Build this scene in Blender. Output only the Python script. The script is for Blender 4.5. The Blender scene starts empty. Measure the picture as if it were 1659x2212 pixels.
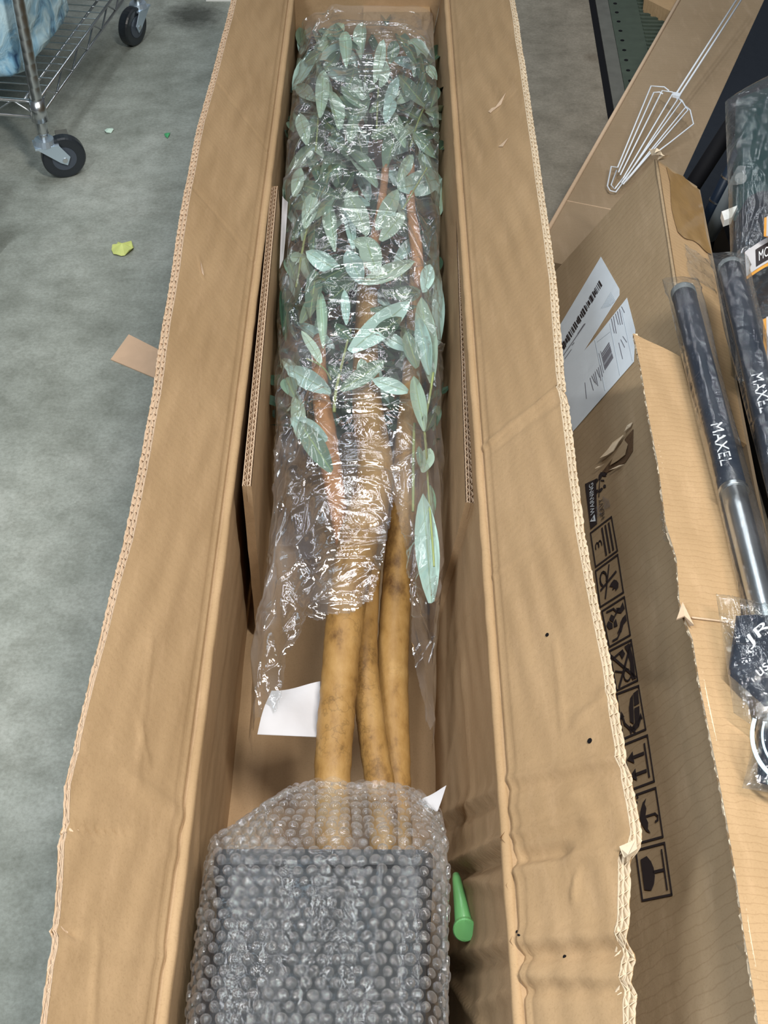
import bpy, math, random
import numpy as np
from mathutils import Vector, Matrix, Quaternion
random.seed(7); rng = np.random.default_rng(11)
S = bpy.context.scene
COL = S.collection

# ------------------------------------------------------------------ camera, world, lamps, exposure
FPX = 2975.0; TH = math.radians(43.3); PSI = 0.0037; CAMZ = 1.5
cam_d = bpy.data.cameras.new('camera'); cam = bpy.data.objects.new('camera', cam_d); COL.objects.link(cam)
cam.location = (0, 0, CAMZ); cam.rotation_euler = (math.pi/2 - TH, 0, PSI)
cam_d.sensor_fit = 'VERTICAL'; cam_d.sensor_height = 24.0; cam_d.lens = 24.0*FPX/2212.0
cam_d.clip_start = 0.02; cam_d.clip_end = 60
S.camera = cam

w = bpy.data.worlds.new('warehouse_air'); S.world = w; w.use_nodes = True
bg = w.node_tree.nodes['Background']; bg.inputs[0].default_value = (0.86, 0.93, 1.0, 1); bg.inputs[1].default_value = 0.07

def lamp(name, loc, target, sx, sy, power, col):
    d = bpy.data.lights.new(name, 'AREA'); d.shape = 'RECTANGLE'; d.size = sx; d.size_y = sy; d.energy = power; d.color = col
    o = bpy.data.objects.new(name, d); COL.objects.link(o); o.location = loc
    o.rotation_euler = (Vector(target)-Vector(loc)).to_track_quat('-Z', 'Y').to_euler(); return o
lamp('unseen_overhead_light', (0.70, 0.25, 2.7), (0.1, 0.9, 0), 0.14, 1.2, 50, (1.0, 0.95, 0.87))
lamp('unseen_overhead_light', (-0.95, -0.25, 2.5), (-0.5, 0.9, 0), 0.14, 1.2, 36, (0.92, 0.97, 1.0))  # unseen light added to brighten the floor at near left
lamp('unseen_overhead_light', (-0.25, 2.3, 3.2), (-0.2, 1.6, 0), 0.13, 1.2, 8, (0.93, 0.97, 1.0))  # unseen light added so the bubble wrap catches highlights
lamp('unseen_overhead_light', (0.45, 2.8, 3.2), (0.2, 1.8, 0), 0.08, 1.2, 4, (0.93, 0.97, 1.0))  # second unseen light added for more wrap highlights
lamp('unseen_overhead_light', (-1.35, 2.7, 3.2), (-1.15, 2.7, 0), 0.15, 1.2, 3, (0.62, 0.83, 1.0))  # unseen bluish light put straight above the cart to keep its underside dark
for x, y, p in ((-0.6, 3.8, 4), (0.25, 4.3, 4), (1.1, 4.6, 4), (-0.9, 5.8, 4), (0.3, 6.6, 5)):  # unseen strips added ahead for bright streaks on the crinkled film
    lamp('unseen_overhead_light', (x, y, 3.5), (x*.6, y*.75, 0), 0.07, 0.95, p, (0.92, 0.97, 1.0))
S.view_settings.view_transform = 'Standard'; S.view_settings.look = 'None'
S.view_settings.gamma = 1.0; S.view_settings.use_curve_mapping = False
S.view_settings.exposure = 0.52
S.cycles.transparent_max_bounces = 20; S.cycles.max_bounces = 10
S.cycles.sample_clamp_indirect = 6.0

# ------------------------------------------------------------------ survey: picture point -> ray from the camera
def ray(px, py):
    u = px-829.5; v = 1106-py
    x = u; y = v*math.sin(TH)+FPX*math.cos(TH); z = v*math.cos(TH)-FPX*math.sin(TH)
    c, s = math.cos(PSI), math.sin(PSI)
    return Vector((x*c-y*s, x*s+y*c, z))
def P(px, py, z):
    r = ray(px, py); k = (z-CAMZ)/r.z; return Vector((r.x*k, r.y*k, z))
def PP(px, py, p0, n):
    r = ray(px, py); c = Vector((0, 0, CAMZ)); k = (Vector(p0)-c).dot(n)/r.dot(n); return c+r*k
def interp(tab, x):
    xs = [a for a, _ in tab]; ys = [b for _, b in tab]; return float(np.interp(x, xs, ys))

# ------------------------------------------------------------------ object helpers
def tag(o, label=None, cat=None, group=None, kind=None):
    if label: o['label'] = label
    if cat: o['category'] = cat
    if group: o['group'] = group
    if kind: o['kind'] = kind
    return o
def thing(name, label, cat, loc=(0, 0, 0), group=None):
    o = bpy.data.objects.new(name, None); COL.objects.link(o); o.location = loc; o.empty_display_size = .05
    return tag(o, label, cat, group)
def worldloc(o):
    l = Vector((0, 0, 0))
    while o: l += o.location; o = o.parent
    return l
def mesh(name, V, F, mat, parent=None, smooth=False, label=None, uv=None, kind=None, origin=None):
    off = worldloc(parent) if parent else Vector((0, 0, 0))
    if origin is not None: off = Vector(origin)
    me = bpy.data.meshes.new(name)
    V = [(v[0]-off.x, v[1]-off.y, v[2]-off.z) for v in V]
    me.from_pydata(V, [], F); me.materials.append(mat)
    if smooth: me.polygons.foreach_set('use_smooth', [True]*len(me.polygons))
    if uv is not None:
        l = me.uv_layers.new(name='UVMap')
        vi = np.empty(len(me.loops), dtype=np.int32); me.loops.foreach_get('vertex_index', vi)
        l.data.foreach_set('uv', np.asarray(uv, dtype=np.float32)[vi].ravel())
    me.update()
    o = bpy.data.objects.new(name, me); COL.objects.link(o)
    if parent: o.parent = parent
    if origin is not None: o.location = off-(worldloc(parent) if parent else Vector((0, 0, 0)))
    return tag(o, label, kind=kind)
class MB:
    def __init__(s): s.V = []; s.F = []
    def add(s, V, F):
        n = len(s.V); s.V += [tuple(v) for v in V]; s.F += [tuple(i+n for i in f) for f in F]; return s
    def box(s, a, b):
        x0, y0, z0 = a; x1, y1, z1 = b
        return s.add([(x0,y0,z0),(x1,y0,z0),(x1,y1,z0),(x0,y1,z0),(x0,y0,z1),(x1,y0,z1),(x1,y1,z1),(x0,y1,z1)],
                     [(0,3,2,1),(4,5,6,7),(0,1,5,4),(1,2,6,5),(2,3,7,6),(3,0,4,7)])
    def obox(s, c, ax, ay, az):     # oriented box, half-vectors
        c = Vector(c); ax, ay, az = Vector(ax), Vector(ay), Vector(az)
        return s.add([c+ax*i+ay*j+az*k for k in (-1, 1) for i, j in ((-1,-1),(1,-1),(1,1),(-1,1))],
                     [(0,3,2,1),(4,5,6,7),(0,1,5,4),(1,2,6,5),(2,3,7,6),(3,0,4,7)])
    def tube(s, pts, r, n=10, cap=True):
        pts = [Vector(p) for p in pts]; m = len(pts)
        R = r if hasattr(r, '__len__') else [r]*m
        V = []; F = []; up = None
        for i, p in enumerate(pts):
            d = (pts[min(i+1, m-1)]-pts[max(i-1, 0)]).normalized()
            if up is None: up = Vector((0, 0, 1)) if abs(d.z) < .9 else Vector((1, 0, 0))
            a = d.cross(up).normalized(); up = a.cross(d).normalized()
            for k in range(n):
                t = 2*math.pi*k/n; V.append(p+(a*math.cos(t)+up*math.sin(t))*R[i])
        for i in range(m-1):
            for k in range(n):
                F.append((i*n+k, i*n+(k+1) % n, (i+1)*n+(k+1) % n, (i+1)*n+k))
        if cap:
            F.append(tuple(range(n-1, -1, -1))); F.append(tuple((m-1)*n+k for k in range(n)))
        return s.add(V, F)
    def prism(s, pts, off):         # flat outline given thickness
        n = len(pts); off = Vector(off)
        return s.add([Vector(p) for p in pts]+[Vector(p)+off for p in pts],
                     [tuple(range(n-1, -1, -1)), tuple(range(n, 2*n))]+[(i, (i+1) % n, n+(i+1) % n, n+i) for i in range(n)])
    def build(s, name, mat, parent=None, **k): return mesh(name, s.V, s.F, mat, parent, **k)
def grid(nu, nv, fn):
    V = [fn(i/(nu-1), j/(nv-1)) for i in range(nu) for j in range(nv)]
    F = [(i*nv+j, (i+1)*nv+j, (i+1)*nv+j+1, i*nv+j+1) for i in range(nu-1) for j in range(nv-1)]
    return V, F

# ------------------------------------------------------------------ materials
def newmat(name):
    m = bpy.data.materials.new(name); m.use_nodes = True; return m, m.node_tree.nodes, m.node_tree.links
def plain(name, col, rough=.6, metal=0, coat=0, noise=.0, nscale=60, bump=0, spec=.5, alpha=None):
    m, N, L = newmat(name); b = N['Principled BSDF']
    b.inputs['Base Color'].default_value = (*col, 1); b.inputs['Roughness'].default_value = rough
    b.inputs['Metallic'].default_value = metal; b.inputs['Coat Weight'].default_value = coat; b.inputs['Coat Roughness'].default_value = .1
    b.inputs['Specular IOR Level'].default_value = spec
    if noise or bump:
        tc = N.new('ShaderNodeTexCoord'); n = N.new('ShaderNodeTexNoise'); n.inputs['Scale'].default_value = nscale; n.inputs['Detail'].default_value = 6
        L.new(tc.outputs['Object'], n.inputs['Vector'])
        if noise:
            mx = N.new('ShaderNodeMix'); mx.data_type = 'RGBA'
            mx.inputs[6].default_value = (*[c*(1-noise) for c in col], 1); mx.inputs[7].default_value = (*[min(1, c*(1+noise)) for c in col], 1)
            L.new(n.outputs['Fac'], mx.inputs[0]); L.new(mx.outputs[2], b.inputs['Base Color'])
        if bump:
            bp = N.new('ShaderNodeBump'); bp.inputs['Strength'].default_value = bump; bp.inputs['Distance'].default_value = .004
            L.new(n.outputs['Fac'], bp.inputs['Height']); L.new(bp.outputs['Normal'], b.inputs['Normal'])
    return m
def cardboard(name, col, flute=0.0, dirt=.25, axis='Y', flute_scale=26):
    m, N, L = newmat(name); b = N['Principled BSDF']; b.inputs['Roughness'].default_value = .82; b.inputs['Specular IOR Level'].default_value = .25
    tc = N.new('ShaderNodeTexCoord')
    def noise(sc, det, rough=.55, map_scale=None):
        n = N.new('ShaderNodeTexNoise'); n.inputs['Scale'].default_value = sc; n.inputs['Detail'].default_value = det; n.inputs['Roughness'].default_value = rough
        if map_scale:
            mp = N.new('ShaderNodeMapping'); mp.inputs['Scale'].default_value = map_scale; L.new(tc.outputs['Object'], mp.inputs[0]); L.new(mp.outputs[0], n.inputs['Vector'])
        else: L.new(tc.outputs['Object'], n.inputs['Vector'])
        return n
    big = noise(3.5, 4); fine = noise(420, 3, .7); streak = noise(9, 6, .6, (6, 1.2, 6))
    def mix(fac_out, a, bcol, rng_=(0.35, 0.65), amt=1.0, prev=None):
        r = N.new('ShaderNodeMapRange'); r.inputs[1].default_value = rng_[0]; r.inputs[2].default_value = rng_[1]; r.inputs[4].default_value = amt
        L.new(fac_out, r.inputs[0])
        mx = N.new('ShaderNodeMix'); mx.data_type = 'RGBA'; L.new(r.outputs[0], mx.inputs[0])
        if prev: L.new(prev, mx.inputs[6])
        else: mx.inputs[6].default_value = (*a, 1)
        mx.inputs[7].default_value = (*bcol, 1); return mx.outputs[2]
    c1 = mix(big.outputs['Fac'], col, (col[0]*.82, col[1]*.8, col[2]*.76), (.35, .7))
    c2 = mix(streak.outputs['Fac'], None, (min(1, col[0]*1.15), min(1, col[1]*1.15), min(1, col[2]*1.2)), (.52, .75), .5, c1)
    c3 = mix(fine.outputs['Fac'], None, (col[0]*.62, col[1]*.58, col[2]*.5), (.52, .75), .42, c2)
    v = N.new('ShaderNodeTexVoronoi'); v.inputs['Scale'].default_value = 55; L.new(tc.outputs['Object'], v.inputs['Vector'])
    sp = N.new('ShaderNodeMapRange'); sp.inputs[1].default_value = .06; sp.inputs[2].default_value = .02; sp.inputs[4].default_value = dirt
    L.new(v.outputs['Distance'], sp.inputs[0])
    mx = N.new('ShaderNodeMix'); mx.data_type = 'RGBA'; L.new(sp.outputs[0], mx.inputs[0]); L.new(c3, mx.inputs[6]); mx.inputs[7].default_value = (col[0]*.25, col[1]*.22, col[2]*.2, 1)
    out = mx.outputs[2]
    wv = N.new('ShaderNodeTexWave'); wv.wave_type = 'BANDS'; wv.bands_direction = axis; wv.inputs['Scale'].default_value = flute_scale
    wv.inputs['Distortion'].default_value = 3.5; wv.inputs['Detail'].default_value = 3; wv.inputs['Detail Scale'].default_value = 1.5
    L.new(tc.outputs['Object'], wv.inputs['Vector'])
    if flute:
        r = N.new('ShaderNodeMapRange'); r.inputs[1].default_value = .06; r.inputs[2].default_value = 0; r.inputs[4].default_value = flute
        L.new(wv.outputs['Fac'], r.inputs[0]); mz = N.new('ShaderNodeMix'); mz.data_type = 'RGBA'; L.new(r.outputs[0], mz.inputs[0]); L.new(out, mz.inputs[6])
        mz.inputs[7].default_value = (col[0]*.5, col[1]*.42, col[2]*.35, 1); out = mz.outputs[2]
    L.new(out, b.inputs['Base Color'])
    med = noise(28, 8, .6)
    bp = N.new('ShaderNodeBump'); bp.inputs['Strength'].default_value = .35; bp.inputs['Distance'].default_value = .004; L.new(med.outputs['Fac'], bp.inputs['Height'])
    bp2 = N.new('ShaderNodeBump'); bp2.inputs['Strength'].default_value = .12; bp2.inputs['Distance'].default_value = .001
    L.new(wv.outputs['Fac'], bp2.inputs['Height']); L.new(bp.outputs['Normal'], bp2.inputs['Normal']); L.new(bp2.outputs['Normal'], b.inputs['Normal'])
    return m
def film(name, haze=.06, tint=(.95, .97, .97), gloss=1.0, bscale=60, bstr=.5, rough=.07, hazecol=(.85, .83, .88), base=.13, pw=4.0, rim=.12):
    m, N, L = newmat(name); N.remove(N['Principled BSDF']); out = N['Material Output']
    tr = N.new('ShaderNodeBsdfTransparent'); tr.inputs[0].default_value = (*tint, 1)
    gl = N.new('ShaderNodeBsdfGlossy'); gl.inputs['Roughness'].default_value = rough; gl.inputs[0].default_value = (1, 1, 1, 1)
    df = N.new('ShaderNodeBsdfDiffuse'); df.inputs[0].default_value = (*hazecol, 1)
    tc = N.new('ShaderNodeTexCoord'); n = N.new('ShaderNodeTexNoise'); n.inputs['Scale'].default_value = bscale; n.inputs['Detail'].default_value = 5; n.inputs['Distortion'].default_value = 1.2
    L.new(tc.outputs['Object'], n.inputs['Vector'])
    bp = N.new('ShaderNodeBump'); bp.inputs['Strength'].default_value = bstr; bp.inputs['Distance'].default_value = .006
    L.new(n.outputs['Fac'], bp.inputs['Height']); L.new(bp.outputs['Normal'], gl.inputs['Normal']); L.new(bp.outputs['Normal'], df.inputs['Normal'])
    ge = N.new('ShaderNodeNewGeometry'); dt = N.new('ShaderNodeVectorMath'); dt.operation = 'DOT_PRODUCT'
    L.new(ge.outputs['Incoming'], dt.inputs[0]); L.new(bp.outputs['Normal'], dt.inputs[1])
    def mth(op, a, b_=None, cl=False):
        q_ = N.new('ShaderNodeMath'); q_.operation = op; q_.use_clamp = cl; L.new(a, q_.inputs[0])
        if b_ is not None: q_.inputs[1].default_value = b_
        return q_.outputs[0]
    inv = N.new('ShaderNodeMath'); inv.operation = 'SUBTRACT'; inv.use_clamp = True; inv.inputs[0].default_value = 1; L.new(mth('ABSOLUTE', dt.outputs['Value']), inv.inputs[1])
    ml = N.new('ShaderNodeMath'); ml.operation = 'MULTIPLY_ADD'; ml.inputs[1].default_value = .85*gloss; ml.inputs[2].default_value = base*gloss; ml.use_clamp = True
    L.new(mth('POWER', inv.outputs[0], pw), ml.inputs[0])
    n2 = N.new('ShaderNodeTexNoise'); n2.inputs['Scale'].default_value = 7; n2.inputs['Detail'].default_value = 4; L.new(tc.outputs['Object'], n2.inputs['Vector'])
    hz = N.new('ShaderNodeMapRange'); hz.inputs[1].default_value = .42; hz.inputs[2].default_value = .72; hz.inputs[3].default_value = haze*.35; hz.inputs[4].default_value = haze*4.5
    L.new(n2.outputs['Fac'], hz.inputs[0])
    rm = N.new('ShaderNodeMath'); rm.operation = 'MULTIPLY_ADD'; rm.use_clamp = True; rm.inputs[1].default_value = rim; L.new(mth('POWER', inv.outputs[0], 2.0), rm.inputs[0]); L.new(hz.outputs[0], rm.inputs[2])
    m1 = N.new('ShaderNodeMixShader'); L.new(rm.outputs[0], m1.inputs[0]); L.new(tr.outputs[0], m1.inputs[1]); L.new(df.outputs[0], m1.inputs[2])
    m2 = N.new('ShaderNodeMixShader'); L.new(ml.outputs[0], m2.inputs[0]); L.new(m1.outputs[0], m2.inputs[1]); L.new(gl.outputs[0], m2.inputs[2])
    L.new(m2.outputs[0], out.inputs[0]); return m
def floor_mat():
    m, N, L = newmat('stained_concrete'); b = N['Principled BSDF']; tc = N.new('ShaderNodeTexCoord')
    def noise(sc, det, ro=.6, dist=0):
        n = N.new('ShaderNodeTexNoise'); n.inputs['Scale'].default_value = sc; n.inputs['Detail'].default_value = det; n.inputs['Roughness'].default_value = ro; n.inputs['Distortion'].default_value = dist
        L.new(tc.outputs['Object'], n.inputs['Vector']); return n
    def ramp(fac, stops):
        r = N.new('ShaderNodeValToRGB'); e = r.color_ramp.elements
        while len(e) < len(stops): e.new(.5)
        for k, (p, c) in enumerate(stops): e[k].position = p; e[k].color = (*c, 1)
        L.new(fac, r.inputs[0]); return r.outputs[0]
    def mul(a, bcol, f=1.0):
        x = N.new('ShaderNodeMix'); x.data_type = 'RGBA'; x.blend_type = 'MULTIPLY'; x.inputs[0].default_value = f; L.new(a, x.inputs[6]); L.new(bcol, x.inputs[7]); return x.outputs[2]
    # concrete base blends from cool grey at left to warmer brown at right
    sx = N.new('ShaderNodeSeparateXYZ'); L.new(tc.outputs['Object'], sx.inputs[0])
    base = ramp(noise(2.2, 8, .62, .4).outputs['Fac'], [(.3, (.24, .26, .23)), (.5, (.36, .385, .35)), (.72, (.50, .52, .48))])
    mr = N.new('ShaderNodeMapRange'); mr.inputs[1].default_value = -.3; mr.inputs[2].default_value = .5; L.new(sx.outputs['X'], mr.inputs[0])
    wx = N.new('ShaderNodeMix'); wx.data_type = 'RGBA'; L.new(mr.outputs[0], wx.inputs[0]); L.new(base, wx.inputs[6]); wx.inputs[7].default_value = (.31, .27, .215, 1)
    c = mul(wx.outputs[2], ramp(noise(14, 8, .7).outputs['Fac'], [(.35, (.68, .68, .66)), (.62, (1, 1, 1))]))
    c = mul(c, ramp(noise(160, 4, .7).outputs['Fac'], [(.35, (.82, .82, .8)), (.62, (1.05, 1.05, 1.05))]))
    v = N.new('ShaderNodeTexVoronoi'); v.inputs['Scale'].default_value = 5.2; v.inputs['Randomness'].default_value = 1
    n = noise(18, 3); a = N.new('ShaderNodeMixRGB'); a.inputs[0].default_value = .035; L.new(tc.outputs['Object'], a.inputs[1]); L.new(n.outputs['Color'], a.inputs[2]); L.new(a.outputs[0], v.inputs['Vector'])
    c = mul(c, ramp(v.outputs['Distance'], [(.07, (.68, .64, .6)), (.16, (1, 1, 1))]), .8)
    v2 = N.new('ShaderNodeTexVoronoi'); v2.inputs['Scale'].default_value = 34; L.new(tc.outputs['Object'], v2.inputs['Vector'])
    c = mul(c, ramp(v2.outputs['Distance'], [(.03, (1.6, 1.6, 1.6)), (.07, (1, 1, 1))]), .5)
    # an oily smudge by the carton's far flap
    sp_ = P(418, 34, 0); dv = N.new('ShaderNodeVectorMath'); dv.operation = 'DISTANCE'; dv.inputs[1].default_value = (sp_.x*.9+.05, sp_.y*.9+.05, .05)
    mp_ = N.new('ShaderNodeMixRGB'); mp_.inputs[0].default_value = .10; L.new(tc.outputs['Object'], mp_.inputs[1]); L.new(noise(22, 6, .75).outputs['Color'], mp_.inputs[2]); L.new(mp_.outputs[0], dv.inputs[0])
    c = mul(c, ramp(dv.outputs['Value'], [(.03, (.16, .16, .15)), (.09, (1, 1, 1))]), .9)
    L.new(c, b.inputs['Base Color']); b.inputs['Roughness'].default_value = .62; b.inputs['Specular IOR Level'].default_value = .35
    bp = N.new('ShaderNodeBump'); bp.inputs['Strength'].default_value = .15; bp.inputs['Distance'].default_value = .004; L.new(noise(90, 6).outputs['Fac'], bp.inputs['Height']); L.new(bp.outputs['Normal'], b.inputs['Normal'])
    return m
def leaf_mat(name, c, rib):
    m, N, L = newmat(name); b = N['Principled BSDF']; b.inputs['Roughness'].default_value = .55
    uv = N.new('ShaderNodeTexCoord'); sx = N.new('ShaderNodeSeparateXYZ'); L.new(uv.outputs['UV'], sx.inputs[0])
    s = N.new('ShaderNodeMath'); s.operation = 'SUBTRACT'; s.inputs[1].default_value = .5; L.new(sx.outputs['Y'], s.inputs[0])
    a = N.new('ShaderNodeMath'); a.operation = 'ABSOLUTE'; L.new(s.outputs[0], a.inputs[0])
    r = N.new('ShaderNodeMapRange'); r.inputs[1].default_value = .05; r.inputs[2].default_value = .02; L.new(a.outputs[0], r.inputs[0])
    n = N.new('ShaderNodeTexNoise'); n.inputs['Scale'].default_value = 45; n.inputs['Detail'].default_value = 4; L.new(uv.outputs['Object'], n.inputs['Vector'])
    oi = N.new('ShaderNodeObjectInfo'); hs = N.new('ShaderNodeHueSaturation'); mr = N.new('ShaderNodeMapRange'); mr.inputs[3].default_value = .75; mr.inputs[4].default_value = 1.15
    L.new(oi.outputs['Random'], mr.inputs[0]); L.new(mr.outputs[0], hs.inputs['Value'])
    x = N.new('ShaderNodeMix'); x.data_type = 'RGBA'; x.inputs[6].default_value = (*[k*.85 for k in c], 1); x.inputs[7].default_value = (*[k*1.1 for k in c], 1); L.new(n.outputs['Fac'], x.inputs[0])
    L.new(x.outputs[2], hs.inputs['Color'])
    y = N.new('ShaderNodeMix'); y.data_type = 'RGBA'; L.new(r.outputs[0], y.inputs[0]); L.new(hs.outputs[0], y.inputs[6]); y.inputs[7].default_value = (*rib, 1)
    L.new(y.outputs[2], b.inputs['Base Color'])
    bp = N.new('ShaderNodeBump'); bp.inputs['Strength'].default_value = .3; bp.inputs['Distance'].default_value = .001; L.new(r.outputs[0], bp.inputs['Height']); L.new(bp.outputs['Normal'], b.inputs['Normal'])
    return m
def bark_mat():
    m, N, L = newmat('ochre_bark'); b = N['Principled BSDF']; b.inputs['Roughness'].default_value = .5
    tc = N.new('ShaderNodeTexCoord'); mp = N.new('ShaderNodeMapping'); mp.inputs['Scale'].default_value = (1, .55, 1); L.new(tc.outputs['Object'], mp.inputs[0])
    n = N.new('ShaderNodeTexNoise'); n.inputs['Scale'].default_value = 26; n.inputs['Detail'].default_value = 8; n.inputs['Roughness'].default_value = .65; L.new(mp.outputs[0], n.inputs['Vector'])
    r = N.new('ShaderNodeValToRGB'); e = r.color_ramp.elements; e[0].position = .3; e[0].color = (.10, .045, .012, 1); e[1].position = .75; e[1].color = (.44, .27, .10, 1)
    k = e.new(.45); k.color = (.30, .165, .048, 1); L.new(n.outputs['Fac'], r.inputs[0])
    v = N.new('ShaderNodeTexVoronoi'); v.feature = 'DISTANCE_TO_EDGE'; v.inputs['Scale'].default_value = 26; 
    ds = N.new('ShaderNodeTexNoise'); ds.inputs['Scale'].default_value = 60; ds.inputs['Detail'].default_value = 4; L.new(tc.outputs['Object'], ds.inputs['Vector'])
    mm = N.new('ShaderNodeMixRGB'); mm.inputs[0].default_value = .06; L.new(mp.outputs[0], mm.inputs[1]); L.new(ds.outputs['Color'], mm.inputs[2]); L.new(mm.outputs[0], v.inputs['Vector'])
    vr = N.new('ShaderNodeMapRange'); vr.inputs[1].default_value = .0; vr.inputs[2].default_value = .05; vr.inputs[3].default_value = .72; L.new(v.outputs['Distance'], vr.inputs[0])
    n3 = N.new('ShaderNodeTexNoise'); n3.inputs['Scale'].default_value = 8; L.new(tc.outputs['Object'], n3.inputs['Vector'])
    msk = N.new('ShaderNodeMapRange'); msk.inputs[1].default_value = .5; msk.inputs[2].default_value = .62; L.new(n3.outputs['Fac'], msk.inputs[0])
    mk = N.new('ShaderNodeMix'); mk.data_type = 'FLOAT'; mk.inputs[2].default_value = 1.0; L.new(msk.outputs[0], mk.inputs[0]); L.new(vr.outputs[0], mk.inputs[3])
    x = N.new('ShaderNodeMix'); x.data_type = 'RGBA'; x.blend_type = 'MULTIPLY'; x.inputs[0].default_value = 1; L.new(r.outputs[0], x.inputs[6])
    cc = N.new('ShaderNodeCombineColor'); [L.new(mk.outputs[0], cc.inputs[i]) for i in range(3)]; L.new(cc.outputs[0], x.inputs[7]); L.new(x.outputs[2], b.inputs['Base Color'])
    bp = N.new('ShaderNodeBump'); bp.inputs['Strength'].default_value = .6; bp.inputs['Distance'].default_value = .003; L.new(n.outputs['Fac'], bp.inputs['Height']); L.new(bp.outputs['Normal'], b.inputs['Normal'])
    return m
def blue_wrap_mat():
    m, N, L = newmat('pale_blue_plastic_wrap'); b = N['Principled BSDF']; b.inputs['Roughness'].default_value = .22
    tc = N.new('ShaderNodeTexCoord'); n = N.new('ShaderNodeTexNoise'); n.inputs['Scale'].default_value = 14; n.inputs['Detail'].default_value = 6; n.inputs['Distortion'].default_value = 1.4; L.new(tc.outputs['Object'], n.inputs['Vector'])
    r = N.new('ShaderNodeValToRGB'); e = r.color_ramp.elements; e[0].position = .3; e[0].color = (.05, .12, .25, 1); e[1].position = .6; e[1].color = (.62, .84, .93, 1)
    k = e.new(.4); k.color = (.25, .5, .7, 1); L.new(n.outputs['Fac'], r.inputs[0]); L.new(r.outputs[0], b.inputs['Base Color'])
    bp = N.new('ShaderNodeBump'); bp.inputs['Strength'].default_value = .8; bp.inputs['Distance'].default_value = .01; L.new(n.outputs['Fac'], bp.inputs['Height']); L.new(bp.outputs['Normal'], b.inputs['Normal'])
    return m
M = {}
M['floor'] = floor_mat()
CB = (.44, .30, .168)
M['box'] = cardboard('brown_cardboard', CB)
M['box_in'] = cardboard('inner_cardboard', (.42, .285, .165), dirt=.1)
M['edge'] = plain('cut_paper_edge', (.62, .46, .32), .9, noise=.12, nscale=200)
M['edge_pale'] = plain('frayed_paper_edge', (.72, .60, .44), .9, noise=.12, nscale=200)
M['printed'] = cardboard('printed_box_cardboard', (.40, .30, .19), flute=.28, dirt=0, flute_scale=22)
M['flap2'] = cardboard('light_box_cardboard', (.50, .34, .19), flute=.30, dirt=0, flute_scale=34)
M['box3'] = cardboard('dull_cardboard', (.37, .275, .18), dirt=.1)
M['tape'] = plain('brown_packing_tape', (.36, .22, .09), .25, coat=.6, noise=.15, nscale=30, bump=.4)
M['ink'] = plain('black_ink', (.025, .018, .02), .7)
M['ink_gray'] = plain('grey_ink', (.16, .16, .19), .8)
M['ink_pale'] = plain('pale_ink', (.38, .44, .5), .8)
M['paper'] = plain('white_label_paper', (.70, .78, .86), .6, noise=.06, nscale=40, bump=.15)
M['paper_in'] = plain('white_leaflet_paper', (.52, .51, .53), .6, noise=.08, nscale=30, bump=.3)
M['torn'] = plain('torn_fluting', (.10, .055, .025), .95, noise=.5, nscale=120, bump=.8)
M['pot'] = plain('black_plastic_pot', (.022, .024, .027), .5, bump=.1, nscale=20)
M['bark'] = bark_mat()
M['orange_bark'] = plain('orange_branch_bark', (.46, .22, .09), .6, noise=.4, nscale=70, bump=.5)
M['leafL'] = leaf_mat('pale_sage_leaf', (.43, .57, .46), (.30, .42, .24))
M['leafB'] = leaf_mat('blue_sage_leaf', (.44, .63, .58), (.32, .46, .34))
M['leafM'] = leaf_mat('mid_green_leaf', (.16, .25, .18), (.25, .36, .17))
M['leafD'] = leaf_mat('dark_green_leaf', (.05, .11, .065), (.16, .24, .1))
M['twig'] = plain('green_twig', (.30, .36, .14), .5, noise=.2)
M['film'] = film('clear_crinkled_film', haze=.022, gloss=1.1, bscale=26, bstr=.45, rough=.08)
M['film2'] = film('clear_bag_film', haze=.010, gloss=.9, bscale=42, bstr=.6, rough=.08, base=.10, rim=.05)
M['bwrap'] = film('bubble_wrap_film', haze=.008, gloss=.8, bscale=60, bstr=.22, rough=.09, base=.05, rim=.10)
M['bubble'] = film('bubble_film', haze=.010, gloss=1.0, bscale=140, bstr=.3, rough=.08, base=.08, pw=2.0, rim=.50)
M['chrome'] = plain('chrome_wire', (.62, .64, .66), .28, metal=1)
M['fork'] = plain('zinc_caster_fork', (.60, .72, .84), .3, metal=.75)
M['rubber'] = plain('black_wheel_rubber', (.02, .025, .032), .35)
M['hub'] = plain('dark_wheel_hub', (.06, .075, .1), .4)
M['wire'] = plain('white_coated_wire', (.78, .84, .92), .3)
M['blue'] = blue_wrap_mat()
M['green'] = plain('green_plastic', (.22, .62, .22), .38, coat=.3)
M['navy'] = plain('dark_navy_paint', (.010, .018, .034), .4, spec=.3)
M['black'] = plain('black_plastic', (.006, .006, .008), .7, spec=.15)
M['greytube'] = plain('grey_tube', (.17, .19, .2), .5)
M['teal'] = plain('teal_fabric', (.002, .035, .038), .6, bump=.4, nscale=25)
M['dark_goods_gap'] = plain('dark_goods_and_gap_shade', (.012, .016, .024), .55, bump=.5, nscale=30, spec=.25)  # bag contents, and the slab standing in for gap shade
M['mat_rubber'] = plain('ribbed_green_rubber', (.055, .075, .055), .7, noise=.3, nscale=40)
M['steel'] = plain('dull_steel', (.17, .17, .15), .55, metal=.4, noise=.3, nscale=30)
M['leafy'] = plain('yellow_green_scrap', (.62, .68, .22), .6, noise=.2, nscale=60)
M['scrapg'] = plain('green_scrap', (.07, .4, .16), .6)
M['scrapp'] = plain('pale_scrap', (.55, .72, .62), .6)
M['scrapc'] = plain('tan_scrap_card', (.66, .45, .30), .8, noise=.08)
M['white'] = plain('white_board', (.8, .8, .78), .6)
M['orange'] = plain('orange_border', (.7, .33, .05), .6)
M['print_white'] = plain('white_lettering', (.78, .8, .84), .5)
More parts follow.
